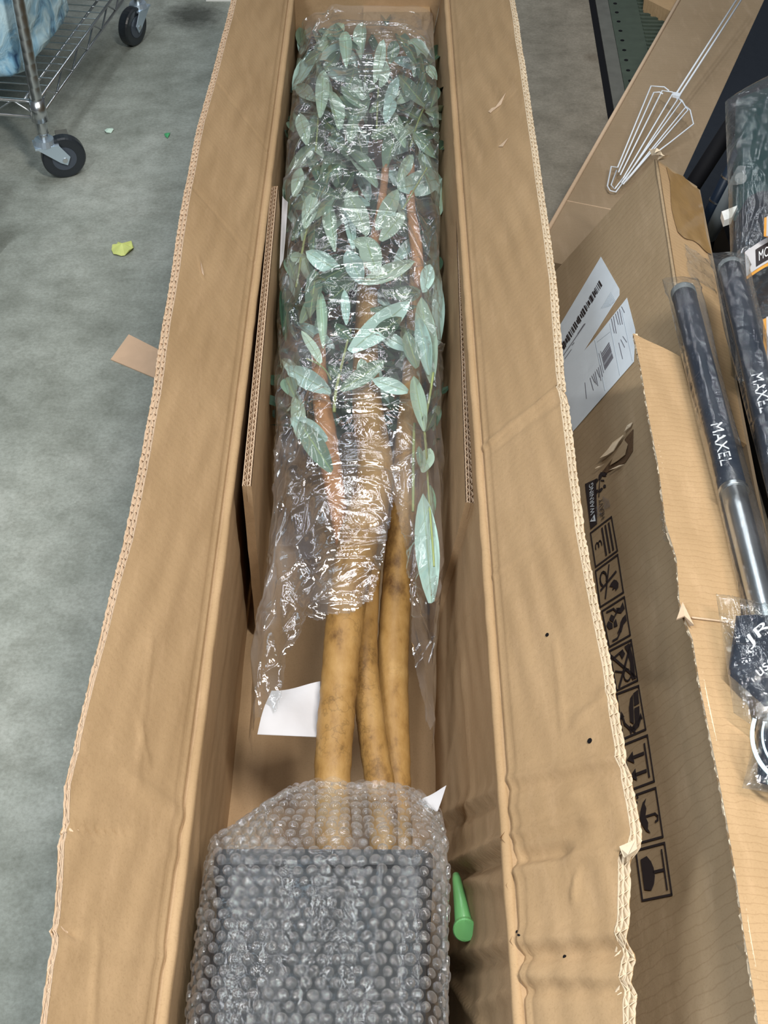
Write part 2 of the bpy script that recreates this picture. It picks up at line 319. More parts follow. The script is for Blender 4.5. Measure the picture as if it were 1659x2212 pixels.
M['script'] = plain('pale_blue_print', (.55, .78, .92), .4)

# ------------------------------------------------------------------ floor
V, F = [(-8, -4, 0), (8, -4, 0), (8, 12, 0), (-8, 12, 0)], [(0, 1, 2, 3)]
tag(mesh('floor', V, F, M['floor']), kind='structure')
# metal threshold with a slot and a ribbed mat behind it
sA = P(1275, 0, 0); sB = P(1316, 250, 0); d = (sB-sA).normalized(); nrm = Vector((-d.y, d.x, 0)); nrm = nrm if nrm.x > 0 else -nrm
a0 = sA-d*1.2; a1 = sB+d*.9
b = MB(); b.prism([a0-nrm*.004, a1-nrm*.004, a1+nrm*.012, a0+nrm*.012], (0, 0, .0015)); 
tag(b.build('trim_1', M['black']), kind='structure')
b = MB(); b.prism([a0+nrm*.0125, a1+nrm*.0125, a1+nrm*.045, a0+nrm*.045], (0, 0, .004))
tag(b.build('trim_2', M['steel']), kind='structure')
mt = thing('ribbed_floor_mat', 'dark green ribbed rubber mat with a row of small holes beside the floor slot', 'mat', tuple(a1+nrm*.05))
b = MB(); b.prism([a0+nrm*.046, a1+nrm*.046, a1+nrm*.62, a0+nrm*.62], (0, 0, .004)); b.build('mat_base', M['mat_rubber'], mt)
b = MB(); L_ = (a1-a0).length; k = 0.0
while k < L_-.02:
    c = a0+d*k
    b.obox(c+nrm*.36+Vector((0, 0, .006)), nrm*.24, d*.004, (0, 0, .0025)); k += .022
b.build('rib', M['mat_rubber'], mt, kind='stuff')
b = MB(); k = .02
while k < L_-.02:
    c = a0+d*k+nrm*.062
    b.tube([c+Vector((0, 0, .0041)), c+Vector((0, 0, .0052))], .005, 8); k += .055
b.build('hole', M['black'], mt, kind='stuff')

# ------------------------------------------------------------------ long shipping box
XL, XR0, XR1, ZT, Y0, Y1 = -.2025, .062, .1205, .33, .43, 2.9
TB = .015                                   # board thickness
boxo = thing('shipping_box', 'long open brown corrugated carton holding the wrapped tree, flaps spread', 'box', ((XL+XR0)/2, Y0, 0))
def vnoise(seed):
    r = np.random.default_rng(seed); ks = [(r.uniform(4, 34), r.uniform(4, 34), r.uniform(0, 6.28), r.uniform(.3, 1)) for _ in range(9)]
    return lambda s, t: sum(a*math.sin(kx*s+ky*t+p) for kx, ky, p, a in ks)/6
def crease(p, q, h, wdt):
    """ridge from p to q (2-D board coordinates) of height h"""
    p = Vector(p); q = Vector(q); L_ = (q-p).length; d_ = (q-p)/L_
    def f(s, t):
        v = Vector((s, t))-p; a = v.dot(d_); b_ = v.x*d_.y-v.y*d_.x
        e = max(0., -a, a-L_)/(.25*L_+.005); 
        if e > 1 or abs(b_) > 4*wdt: return 0.
        return h*math.exp(-(b_/wdt)**2)*(1-e)
    return f
def fluting(name, E, O, N_, th, parent, mat, layers=2, period=.0095, depth=.028, label=None, wob=0.0, Ein=None):
    """corrugated core seen on a cut edge. E(s) edge point, O(s) outward, N_(s) face normal, s in metres along the edge"""
    s0, s1 = E.s0, E.s1; b = MB(); thf = th if callable(th) else (lambda y_: th); lt = .0011; n = int((s1-s0)/(period/2))
    def slab(zf_, tt):                       # thin liner sheet
        V = []; F = []; m = max(2, int((s1-s0)/.004))
        for i in range(m+1):
            s = s0+(s1-s0)*i/m; e = E(s); o = O(s); nn = N_(s); zoff = zf_(s); j = wob*random.uniform(-1, .6)
            ei = Ein(s) if Ein else e-o*depth
            V += [e+o*j+nn*zoff, e+o*j+nn*(zoff-tt), ei+nn*(zoff-tt), ei+nn*zoff]
        for i in range(m):
            for k in range(4): F.append((i*4+k, i*4+(k+1) % 4, i*4+4+(k+1) % 4, i*4+4+k))
        b.add(V, F)
    slab(lambda s: -.0014, lt); slab(lambda s: -thf(s)+lt, lt)
    if layers == 2: slab(lambda s: -thf(s)*.5+lt/2, lt*.8)
    for l in range(layers):
        V = []; F = []; wt = .0005
        for i in range(n+1):
            s = s0+(s1-s0)*i/n; t_ = thf(s); z = -lt-l*t_/layers if (i+l) % 2 else -(l+1)*t_/layers+lt*.5; s += random.uniform(-.0006, .0006)
            e = E(min(max(s, s0), s1)); o = O(s); nn = N_(s); j = wob*random.uniform(-1, .6)-.0006
            tv = (E(min(s+.004, s1))-E(max(s-.004, s0))).normalized()*wt
            ei = Ein(min(max(s, s0), s1)) if Ein else e-o*depth
            for q_ in (e+o*j, ei): V += [q_+nn*z-tv, q_+nn*z+tv]
        for i in range(n):
            a_ = i*4; c_ = a_+4
            F += [(a_, a_+1, c_+1, c_), (a_+1, a_+3, c_+3, c_+1), (a_, c_, c_+2, a_+2)]
        b.add(V, F)
    return b.build(name, mat, parent, label=label, kind='stuff')
class Fn:
    def __init__(s, f, s0, s1): s.f = f; s.s0 = s0; s.s1 = s1
    def __call__(s, x): return s.f(x)

def make_flap(side, ang, edge_px, name, label, seed, creases, parent, xf, fringe, tear=None):
    """side -1 left / +1 right. flap hinged on the wall's top line (x=xf,z=ZT) rising outward at ang"""
    out = Vector((side*math.cos(ang), 0, math.sin(ang))); nrm = Vector((-side*math.sin(ang), 0, math.cos(ang)))
    hinge = Vector((xf, 0, ZT))
    def toST(px, py):
        p = PP(px, py, hinge, nrm); return p.y, (p-hinge).dot(out)
    W = sorted(toST(*p) for p in edge_px)
    def width(y): return interp(W, y)
    cr = [crease(toST(*p), toST(*q), h, wd) for p, q, h, wd in creases]; ns = vnoise(seed)
    def surf(y, u):                            # u in metres outward
        r = .007                                # rolled fold
        if u < r: base = hinge+out*u+nrm*(-.006*(1-u/r)**2)
        else: base = hinge+out*u
        dz = .0016*ns(y*1.5, u*6)*min(1, u/.03)+sum(c(y, u) for c in cr)-.0022*math.exp(-((u-.012)/.0025)**2)
        p = base+nrm*dz; p.y = y; return p
    ny = 460; nu = 34
    V = []; F = []
    for i in range(ny+1):
        y = Y0+(Y1-Y0)*i/ny; wd = width(y)
        for j in range(nu+1):
            V.append(surf(y, wd*j/nu))
    m = nu+1
    for i in range(ny):
        for j in range(nu):
            F.append((i*m+j, (i+1)*m+j, (i+1)*m+j+1, i*m+j+1))
    n0 = len(V)                                 # underside
    for i in range(ny+1):
        y = Y0+(Y1-Y0)*i/ny; wd = width(y)
        tb_ = (float(np.interp(y, [.5, .85, 1.1], [.008, .009, .0165])) if side < 0 else TB+.0015)-.0005
        for j in (0, nu): V.append(surf(y, wd*j/nu)-nrm*tb_)
    for i in range(ny): F.append((n0+2*i, n0+2*i+1, n0+2*i+3, n0+2*i+2))
    if side > 0: F = [f[::-1] for f in F]
    fl = mesh(name, V, F, M['box'], parent, smooth=True, label=label)
    E = Fn(lambda y: surf(y, width(y)), Y0, Y1)
    fluting('fluting', E, lambda y: out, lambda y: nrm, (lambda y: float(np.interp(y, [.5, .85, 1.1], [.008, .009, .0165]))) if side < 0 else TB+.0015, fl, fringe, wob=.0012, period=.0125, Ein=lambda y: surf(y, width(y)-.014))
    return fl, surf, width, toST
LEFT_EDGE = [(101,2212),(116,2089),(129,2008),(131,1969),(140,1819),(152,1783),(153,1694),(170,1619),(186,1550),(225,1400),(264,1250),(287,1170),(312,1050),(332,940),(349,850),(360,759),(370,691),(380,639),(391,566),(407,450),(418,390),(443,260),(470,165),(513,-5)]
flL, surfL, widL, stL = make_flap(-1, math.radians(55), LEFT_EDGE, 'left_flap', 'long flap spread over the concrete side, cracked near its close end', 3,
    [((150,1790),(262,1796),-.004,.0028),((128,2005),(165,2014),-.005,.003),((300,1560),(318,1640),.0016,.003),((180,1625),(300,1640),.0018,.007),
     ((290,1690),(395,1768),.0035,.012),((470,180),(580,325),-.0012,.003),((415,400),(545,560),-.0012,.004),((325,1400),(300,1640),.0012,.003),((140,2050),(370,2070),.0022,.008),
     ((430,560),(437,590),.002,.002),((262,1796),(390,1850),.002,.012),((210,2030),(200,2212),.0012,.004)], boxo, XL, M['edge'])
RIGHT_EDGE = [(1100,-5),(1130,200),(1158,400),(1185,600),(1200,800),(1222,970),(1241,1140),(1272,1300),(1300,1440),(1318,1560),(1332,1640),(1352,1740),(1362,1800),(1352,1828),(1334,1850),(1333,1960),(1342,2100),(1344,2212)]
flR, surfR, widR, stR = make_flap(1, math.radians(50), RIGHT_EDGE, 'right_flap', 'creased flap with a notch torn in its edge', 5,
    [((1048,962),(1205,838),.0042,.0035),((1080,960),(1200,870),-.0022,.005),((1070,1240),(1160,1175),.0015,.003),
     ((1010,300),(1110,205),-.0010,.002),((1068,242),(1092,205),.002,.002),
     ((1110,1680),(1325,1640),.004,.006),((1115,1700),(1325,1662),-.003,.006),((1112,1745),(1240,1720),.003,.007),((1118,1800),(1270,1765),.004,.005),((1120,1812),(1250,1782),-.003,.005),
     ((1122,1850),(1210,1842),-.009,.009),((1122,1878),(1330,1830),.005,.007),((1280,1835),(1360,1822),-.004,.004),((1128,2032),(1335,2020),.006,.010),((1128,2062),(1330,2052),-.007,.006),((1130,2110),(1330,2118),.006,.008),((1130,2135),(1335,2135),-.006,.006),
     ((1200,1400),(1215,1560),.0015,.003),((1245,1560),(1330,1470),.002,.006),((1235,1520),(1320,1500),-.002,.006),((1245,1895),(1240,1935),.0025,.003)], boxo, XR1, M['edge_pale'])

# the little pulled-up tear at the notch of the right flap
b = MB()
q = [surfR(*stR(x, y)) for x, y in ((1340,1838),(1368,1822),(1370,1842),(1350,1856),(1336,1860))]
q = [p+Vector((.001*i, 0, .004+.002*(i % 2))) for i, p in enumerate(q)]
b.prism(q, (0, 0, .0016)); b.build('torn_paper', M['edge_pale'], flR)

def wall(name, xb, xt, side, creases, seed, label=None):
    d_ = Vector((xt-xb, 0, ZT)); Lw = d_.length; d_.normalize(); nr = Vector((-side*d_.z, 0, side*d_.x))*1.0
    if nr.x*side > 0: nr = -nr                     # points inward
    base = Vector((xb, 0, 0)); ns = vnoise(seed)
    def st(px, py):
        p = PP(px, py, base, nr); return p.y, (p-base).dot(d_)
    cr = [crease(st(*p), st(*q), h, wd) for p, q, h, wd in creases]
    V = []; F = []; ny = 420; nu = 40
    for i in range(ny+1):
        y = Y0+(Y1-Y0)*i/ny
        for j in range(nu+1):
            u = Lw*j/nu; p = base+d_*u+nr*(.0016*ns(y*1.5, u*5)*(1-(u/Lw)**8)+1.6*sum(c(y, u) for c in cr)); p.y = y; V.append(p)
    m = nu+1
    for i in range(ny):
        for j in range(nu): F.append((i*m+j, (i+1)*m+j, (i+1)*m+j+1, i*m+j+1))
    n0 = len(V)
    for i in (0, ny):
        y = Y0+(Y1-Y0)*i/ny
        for u in (0, Lw): p = base+d_*u-nr*TB; p.y = y; V.append(p)
    F += [(n0, n0+1, n0+3, n0+2), (nu, ny*m+nu, n0+3, n0+1), (0, nu, n0+1, n0), (ny*m, ny*m+nu, n0+3, n0+2), (0, n0, n0+2, ny*m)]
    return mesh(name, V, F, M['box_in'], boxo, smooth=False, label=label), base, nr, d_, st
wl = wall('left_wall', XL, XL, -1, [((420,1900),(440,1500),.002,.01)], 8)
wr = wall('right_wall', XR0, XR1, 1, [((985,1890),(1108,1835),-.010,.008),((985,1868),(1108,1812),.007,.008),((965,1780),(1105,1712),-.005,.007),((965,1762),(1105,1698),.004,.007),
     ((988,2090),(1108,2062),-.006,.006),((988,2065),(1108,2040),.005,.008),((1010,1900),(1105,1915),.004,.006),((1000,1450),(1020,1700),.0015,.004),((985,2130),(1040,2212),.005,.006),((1040,2170),(1112,2140),.004,.006),((960,1420),(1060,1240),-.0015,.004)], 9,
     label='crumpled side wall of the carton')
for o in (wl[0], wr[0]):
    o.data.polygons.foreach_set('use_smooth', [i < 420*40 for i in range(len(o.data.polygons))])
b = MB(); b.box((XL-.006, Y0, .0005), (XR0+.006, Y1, .009)); b.build('bottom_panel', M['box_in'], boxo)
def endwall(y, nm):
    b = MB(); b.prism([(XL, y, .009), (XR0, y, .009), (XR1, y, ZT), (XL, y, ZT)], (0, TB, 0)); b.build(nm, M['box_in'], boxo)
endwall(Y0-TB, 'end_wall'); endwall(Y1, 'end_wall')
# rolled fold beads along both hinge lines
for x, sd in ((XL, -1), (XR1, 1)):
    b = MB(); ys = np.linspace(Y0, Y1, 90)
    b.tube([(x-sd*.002+random.uniform(-.0004, .0004), y, ZT-.005) for y in ys], [.0062+random.uniform(-.0004, .0004) for _ in ys], 8)
    b.build('folded_crease', M['box'], boxo, smooth=True)
# small black holes and specks punched in the right flap
b = MB()
for px, py, r in ((1183,1372,.0022),(1275,1601,.0028),(1212,2063,.0017),(1106,2013,.0013),(1117,2024,.001)):
    p = surfR(*stR(px, py)) if px > 1120 else surfR(*stR(px+12, py)); n_ = Vector((-math.sin(math.radians(50)), 0, math.cos(math.radians(50))))
    b.tube([p-n_*.001, p+n_*.0012], r, 8)
b.build('punched_hole', M['black'], flR, kind='stuff')
# scuffed paper on the flaps
for s_, stf, pts in ((surfR, stR, [(1055,243),(1062,236),(1070,232),(1078,222),(1094,203),(1082,226),(1066,240),(1060,246)]), (surfR, stR, [(1076,318),(1084,312),(1098,300),(1086,318)]), (surfL, stL, [(432,562),(436,574),(441,590),(440,598),(436,592),(433,578)])):
    b = MB(); c = [s_(*stf(*p)) for p in pts]; nn = Vector((0, 0, 1))
    b.prism([p+nn*.0009 for p in c], nn*.0008); b.build('scuff', M['edge'], flR if s_ is surfR else flL)

# end cushion at the far end of the box
cu = thing('cardboard_end_cushion', 'tan cardboard block at the far end of the long carton', 'cardboard', (0, 2.8, .009))
b = MB(); yb_ = P(880, 26, .26).y; b.box((-.055, yb_, .012), (.088, yb_+.12, .26)); b.build('block', M['flap2'], cu)
b = MB(); b.box((-.085, yb_-.05, .16), (-.06, yb_, .20)); b.build('folded_tab', M['flap2'], cu)

# ------------------------------------------------------------------ two inner liner panels
def liner(name, label, top_px, z, lean, side, lower, seed):
    """vertical board; its cut edge is on top. top_px: far and near ends of the inner top corner"""
    pf = P(*top_px[0], z); pn = P(*top_px[1], z)
    th = .012; yA, yB = pn.y, pf.y
    o = thing(name, label, 'cardboard', ((pf.x+pn.x)/2, yA, .01)); down = Vector((lean, 0, -1)).normalized(); nr = Vector((-side*1., 0, 0)); nr = (nr-down*nr.dot(down)).normalized()
    ns = vnoise(seed)
    def xtop(y): return pn.x+(pf.x-pn.x)*(y-yA)/(yB-yA)
    H = lower
    V = []; F = []; ny = 120; nu = 12
    def pt(y, u, back):
        p = Vector((xtop(y), y, z))+down*u+nr*(.0012*ns(y*2, u*4)*min(1, u*20))
        p.y = y
        return p-nr*(th if back else 0)
    for bk in (0, 1):
        for i in range(ny+1):
            for j in range(nu+1): V.append(pt(yA+(yB-yA)*i/ny, H*j/nu, bk))
    m = nu+1; K = (ny+1)*m
    for bk in (0, 1):
        for i in range(ny):
            for j in range(nu):
                f = (bk*K+i*m+j, bk*K+(i+1)*m+j, bk*K+(i+1)*m+j+1, bk*K+i*m+j+1); F.append(f)
    for j in range(nu): F.append((j, j+1, K+j+1, K+j)); F.append((ny*m+j, ny*m+j+1, K+ny*m+j+1, K+ny*m+j))
    mesh('panel', V, F, M['box_in'], o, smooth=False)
    E = Fn(lambda y: Vector((xtop(y), y, z)), yA, yB)
    fluting('fluting', E, lambda y: -down, lambda y: nr, th, o, M['edge'], wob=.0008, period=.0125)
    return o
liner('cardboard_liner', 'narrow corrugated liner board standing along the left inner wall, cut edge up', ((601,402),(543,1050)), .305, .0, -1, .28, 21)
liner('cardboard_liner', 'narrow corrugated liner board leaning on the right inner wall, cut edge up', ((984,445),(1006,1085)), .285, -.16, 1, .255, 22)

# ------------------------------------------------------------------ the olive tree
tree = thing('artificial_olive_tree', 'potted artificial olive tree with ochre trunks and sage leaves lying in the carton', 'tree', (-.06, .6, .02))
def pxtube(name, pts, mat, parent, n=14, wob=.06, label=None):
    """pts: (px, py, z, width in px)"""
    C = []; R = []
    for i in range(len(pts)-1):
        for k in range(8):
            t = k/8; q = [pts[i][j]*(1-t)+pts[i+1][j]*t for j in range(4)]; C.append(q)
    C.append(pts[-1]); sm = []
    for i in range(len(C)):
        a = max(0, i-4); b_ = min(len(C), i+5); sm.append([sum(c[j] for c in C[a:b_])/(b_-a) for j in range(4)])
    pos = [P(q[0], q[1], q[2]) for q in sm]
    for p, q in zip(pos, sm):
        dep = (p-Vector((0, 0, CAMZ))).length; R.append(q[3]*.5*dep/FPX*(1+random.uniform(-wob, wob)))
    b = MB(); b.tube(pos, R, n); return b.build(name, mat, parent, smooth=True, label=label)
pxtube('trunk', [(724,1950,.13,78),(722,1800,.17,78),(716,1705,.19,76),(722,1600,.20,80),(732,1480,.215,78),(742,1360,.225,80),(756,1260,.235,84),(775,1160,.245,88),(800,1085,.25,84),(815,1010,.245,76),(800,930,.235,72),(790,850,.225,60),(790,700,.215,48),(800,500,.21,40)], M['bark'], tree, 18, .03)
pxtube('trunk', [(832,1950,.12,62),(828,1800,.15,62),(826,1720,.165,62),(808,1620,.175,62),(797,1530,.18,60),(786,1440,.185,58),(790,1330,.18,52),(800,1200,.175,50)], M['bark'], tree, 16, .03)
pxtube('trunk', [(862,1950,.11,64),(858,1800,.13,64),(856,1720,.14,64),(852,1600,.15,66),(846,1480,.155,70),(852,1330,.165,66),(862,1200,.18,62),(872,1080,.2,60),(880,980,.21,62),(888,860,.21,46),(895,700,.21,34),(900,560,.22,26),(892,470,.225,24)], M['bark'], tree, 16, .03)
pxtube('branch', [(762,1250,.215,30),(745,1190,.215,34),(715,1010,.21,46),(700,900,.22,44),(688,820,.22,34),(690,700,.22,24)], M['orange_bark'], tree, 10)
pxtube('branch', [(815,640,.23,16),(808,560,.245,20),(812,500,.245,24),(826,440,.24,18),(835,330,.22,14)], M['orange_bark'], tree, 8)
pxtube('branch', [(905,640,.22,18),(903,560,.245,26),(895,500,.25,26),(885,440,.245,18),(890,330,.22,14)], M['orange_bark'], tree, 8)
for pts in ([(892,1130,.235,9),(893,1030,.25,10),(893,960,.25,10),(896,900,.25,8)], [(938,1235,.25,6),(936,1190,.26,7),(925,1060,.26,7),(920,960,.262,8),(915,920,.27,9),(930,850,.272,8),(938,790,.275,6)],
            [(722,900,.262,12),(722,860,.272,10),(735,800,.275,8),(750,740,.275,7),(760,700,.27,6)], [(636,640,.26,7),(650,560,.27,8),(662,490,.27,7),(690,440,.262,5)],
            [(700,760,.255,6),(690,700,.26,6),(688,640,.26,5)], [(814,500,.27,9),(812,470,.275,7),(835,420,.28,6)], [(720,830,.27,6),(700,790,.27,6),(650,770,.27,5)], [(860,470,.262,5),(900,400,.275,5),(930,350,.28,4)],
            [(680,340,.255,5),(686,280,.262,5),(690,200,.262,4)], [(812,330,.255,6),(815,230,.262,5),(820,150,.262,4)], [(880,340,.25,5),(905,250,.255,5),(940,190,.26,4)]):
    pxtube('twig', [(x, y, z-.012, w_*.7) for x, y, z, w_ in pts], M['twig'], tree, 6)
# leaf blades
SLT = [(P(0, y, .2).y, P(l, y, .225).x, P(r, y, .225).x) for y, l, r in ((-60,670,955),(0,655,960),(60,648,966),(100,640,972),(200,622,978),(270,615,982),(320,604,984),(400,606,970),(500,604,962),(600,601,960),(700,594,962),(800,590,964),(950,590,960),(1100,583,955),(1200,574,955),(1300,558,950),(1400,540,945),(1480,530,940),(1560,530,940))]
SLT.sort()
def under(p, m=.008):
    xa, xb = interp([(a, b_) for a, b_, _ in SLT], p.y), interp([(a, c) for a, _, c in SLT], p.y)
    zt = float(np.interp(p.y, [.8, 1.15, 1.4, 2.0, 2.3, 2.5, 2.8], [.225, .262, .288, .296, .288, .292, .280]))-m-(.010*math.exp(-((p.y-2.17)/.04)**2))
    c_, h_ = (xa+xb)/2, (xb-xa)/2-.006; x = max(-.97, min(.97, (p.x-c_)/h_)); t = 1-abs(x)**(2/.55*1.0)
    return Vector((c_+h_*x, p.y, min(p.z, .13+(zt-.13)*max(0, t)**.25)))
def leaf_base(name, curl, fold, seed):
    r = random.Random(seed); V = []; F = []; UV = []; n = 9; m = 5
    for i in range(n):
        t = i/(n-1); wd = .5*(math.sin(math.pi*min(1, (t*.93+.05))))**.75*(1-.12*t)+.004
        if t == 1: wd = .01
        for j in range(m):
            s = j/(m-1)*2-1
            V.append((s*wd, t, fold*abs(s)*wd*1.1+curl*(t-.5)**2-curl*.25+.03*math.sin(5*t+s))); UV.append((t, j/(m-1)))
    for i in range(n-1):
        for j in range(m-1): F.append((i*m+j, i*m+j+1, (i+1)*m+j+1, (i+1)*m+j))
    me = bpy.data.meshes.new(name); me.from_pydata(V, [], F); me.polygons.foreach_set('use_smooth', [True]*len(F))
    l = me.uv_layers.new(name='UVMap'); vi = np.empty(len(me.loops), dtype=np.int32); me.loops.foreach_get('vertex_index', vi)
    l.data.foreach_set('uv', np.asarray(UV, dtype=np.float32)[vi].ravel()); return me
LB = {}
for mk in ('leafL', 'leafB', 'leafM', 'leafD'):
    for v in range(3):
        me = leaf_base('leaf', (.12, -.1, .2)[v], (.25, .1, .4)[v], v); me.materials.append(M[mk]); LB[mk, v] = me
def leaf(base, tip, wid, mk, v=None, roll=0.0):
    base = Vector(base); tip = Vector(tip); y = tip-base; Ln = y.length; y.normalize()
    view = (Vector((0, 0, CAMZ))-base).normalized(); x = y.cross(view).normalized(); z = x.cross(y)
    if roll: q = Quaternion(y, roll); x = q @ x; z = q @ z
    o = bpy.data.objects.new('leaf', LB[mk, v if v is not None else random.randrange(3)]); COL.objects.link(o); o.parent = tree
    mt_ = Matrix(((x.x*wid, y.x*Ln, z.x*Ln*.6, base.x), (x.y*wid, y.y*Ln, z.y*Ln*.6, base.y), (x.z*wid, y.z*Ln, z.z*Ln*.6, base.z), (0, 0, 0, 1)))
    loc, rot, sc = mt_.decompose()
    o.location = loc-worldloc(tree); o.rotation_mode = 'QUATERNION'; o.rotation_quaternion = rot; o.scale = (wid, Ln, Ln*.6); return o
def pxleaf(bx, by, tx, ty, w, mk, zb=.262, zt=.272, v=None, roll=0):
    b_ = under(P(bx, by, zb)); t_ = under(P(tx, ty, zt)); dep = (b_-Vector((0, 0, CAMZ))).length
    leaf(b_, t_, w*dep/FPX, mk, v, roll)
s1 = 1/3.016
A = lambda bx, by, tx, ty, w, mk, **k: pxleaf(550+bx*s1, by*s1, 550+tx*s1, ty*s1, w*s1, mk, **k)
B = lambda bx, by, tx, ty, w, mk, **k: pxleaf(550+bx*s1, 400+by*s1, 550+tx*s1, 400+ty*s1, w*s1, mk, **k)
s2 = 1/2.765
Cc = lambda bx, by, tx, ty, w, mk, **k: pxleaf(500+bx*s2, 900+by*s2, 500+tx*s2, 900+ty*s2, w*s2, mk, **k)
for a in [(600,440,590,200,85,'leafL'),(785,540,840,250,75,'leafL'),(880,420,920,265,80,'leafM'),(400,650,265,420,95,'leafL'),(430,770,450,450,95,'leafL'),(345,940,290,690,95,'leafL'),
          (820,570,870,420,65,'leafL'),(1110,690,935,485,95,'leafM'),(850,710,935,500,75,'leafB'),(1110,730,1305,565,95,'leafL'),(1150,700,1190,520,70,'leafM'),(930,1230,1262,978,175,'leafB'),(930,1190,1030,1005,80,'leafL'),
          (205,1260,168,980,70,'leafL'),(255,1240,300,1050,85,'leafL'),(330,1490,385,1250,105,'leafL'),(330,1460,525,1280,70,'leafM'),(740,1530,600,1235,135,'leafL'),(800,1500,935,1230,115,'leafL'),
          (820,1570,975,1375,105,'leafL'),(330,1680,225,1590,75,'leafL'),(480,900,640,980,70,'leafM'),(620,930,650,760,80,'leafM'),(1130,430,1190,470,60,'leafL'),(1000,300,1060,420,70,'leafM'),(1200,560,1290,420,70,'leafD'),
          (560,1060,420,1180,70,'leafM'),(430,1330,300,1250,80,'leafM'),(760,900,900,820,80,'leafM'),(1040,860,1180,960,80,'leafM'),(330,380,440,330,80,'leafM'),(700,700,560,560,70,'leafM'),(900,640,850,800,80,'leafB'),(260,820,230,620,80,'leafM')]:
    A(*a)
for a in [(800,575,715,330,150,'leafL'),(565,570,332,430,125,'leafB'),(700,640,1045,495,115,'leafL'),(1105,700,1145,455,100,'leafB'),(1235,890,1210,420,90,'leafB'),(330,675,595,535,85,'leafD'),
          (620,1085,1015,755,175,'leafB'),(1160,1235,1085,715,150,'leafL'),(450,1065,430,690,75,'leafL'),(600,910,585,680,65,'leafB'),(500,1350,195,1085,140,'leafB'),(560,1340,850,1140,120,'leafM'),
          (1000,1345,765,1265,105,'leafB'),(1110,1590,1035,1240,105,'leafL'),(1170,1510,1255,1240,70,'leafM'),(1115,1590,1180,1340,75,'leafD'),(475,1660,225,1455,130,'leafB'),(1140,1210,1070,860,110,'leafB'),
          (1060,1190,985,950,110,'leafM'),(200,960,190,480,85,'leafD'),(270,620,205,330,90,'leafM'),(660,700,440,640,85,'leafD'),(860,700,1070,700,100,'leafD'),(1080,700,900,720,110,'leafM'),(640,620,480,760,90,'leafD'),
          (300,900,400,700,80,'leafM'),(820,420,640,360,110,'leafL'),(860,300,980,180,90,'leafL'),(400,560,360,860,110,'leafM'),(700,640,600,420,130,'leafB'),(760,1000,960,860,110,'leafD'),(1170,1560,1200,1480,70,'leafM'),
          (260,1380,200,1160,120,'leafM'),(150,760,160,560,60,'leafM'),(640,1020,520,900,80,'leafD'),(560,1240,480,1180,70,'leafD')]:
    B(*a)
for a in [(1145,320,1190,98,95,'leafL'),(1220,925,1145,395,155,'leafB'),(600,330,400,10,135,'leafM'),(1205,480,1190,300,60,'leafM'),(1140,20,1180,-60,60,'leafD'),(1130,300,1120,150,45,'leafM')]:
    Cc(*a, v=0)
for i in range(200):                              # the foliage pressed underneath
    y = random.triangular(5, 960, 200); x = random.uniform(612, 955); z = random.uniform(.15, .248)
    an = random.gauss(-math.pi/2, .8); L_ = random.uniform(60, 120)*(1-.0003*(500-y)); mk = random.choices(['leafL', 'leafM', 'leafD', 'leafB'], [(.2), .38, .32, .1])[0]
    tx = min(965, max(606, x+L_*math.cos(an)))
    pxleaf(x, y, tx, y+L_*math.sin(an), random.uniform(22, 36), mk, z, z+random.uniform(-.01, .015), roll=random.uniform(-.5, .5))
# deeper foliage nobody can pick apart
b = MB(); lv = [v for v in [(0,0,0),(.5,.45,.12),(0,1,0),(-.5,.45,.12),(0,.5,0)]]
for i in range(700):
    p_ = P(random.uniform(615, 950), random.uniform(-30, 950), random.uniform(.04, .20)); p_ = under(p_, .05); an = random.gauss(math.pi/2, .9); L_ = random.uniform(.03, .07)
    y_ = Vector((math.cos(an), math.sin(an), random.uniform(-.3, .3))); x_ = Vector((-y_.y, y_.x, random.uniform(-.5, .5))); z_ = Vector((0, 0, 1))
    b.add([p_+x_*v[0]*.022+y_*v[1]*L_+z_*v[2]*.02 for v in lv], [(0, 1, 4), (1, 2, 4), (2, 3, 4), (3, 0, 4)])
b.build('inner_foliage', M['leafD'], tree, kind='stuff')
b = MB()
for px, py in ((760,634),):
    c = P(px, py, .266); b = MB(); ringpts = [c+Vector((0, t*.008, 0)) for t in (-1, -.8, -.4, 0, .4, .8, 1)]
    b.tube(ringpts, [.0006, .0036, .0054, .006, .0054, .0036, .0006], 10); b.build('olive', M['black'], tree, smooth=True)

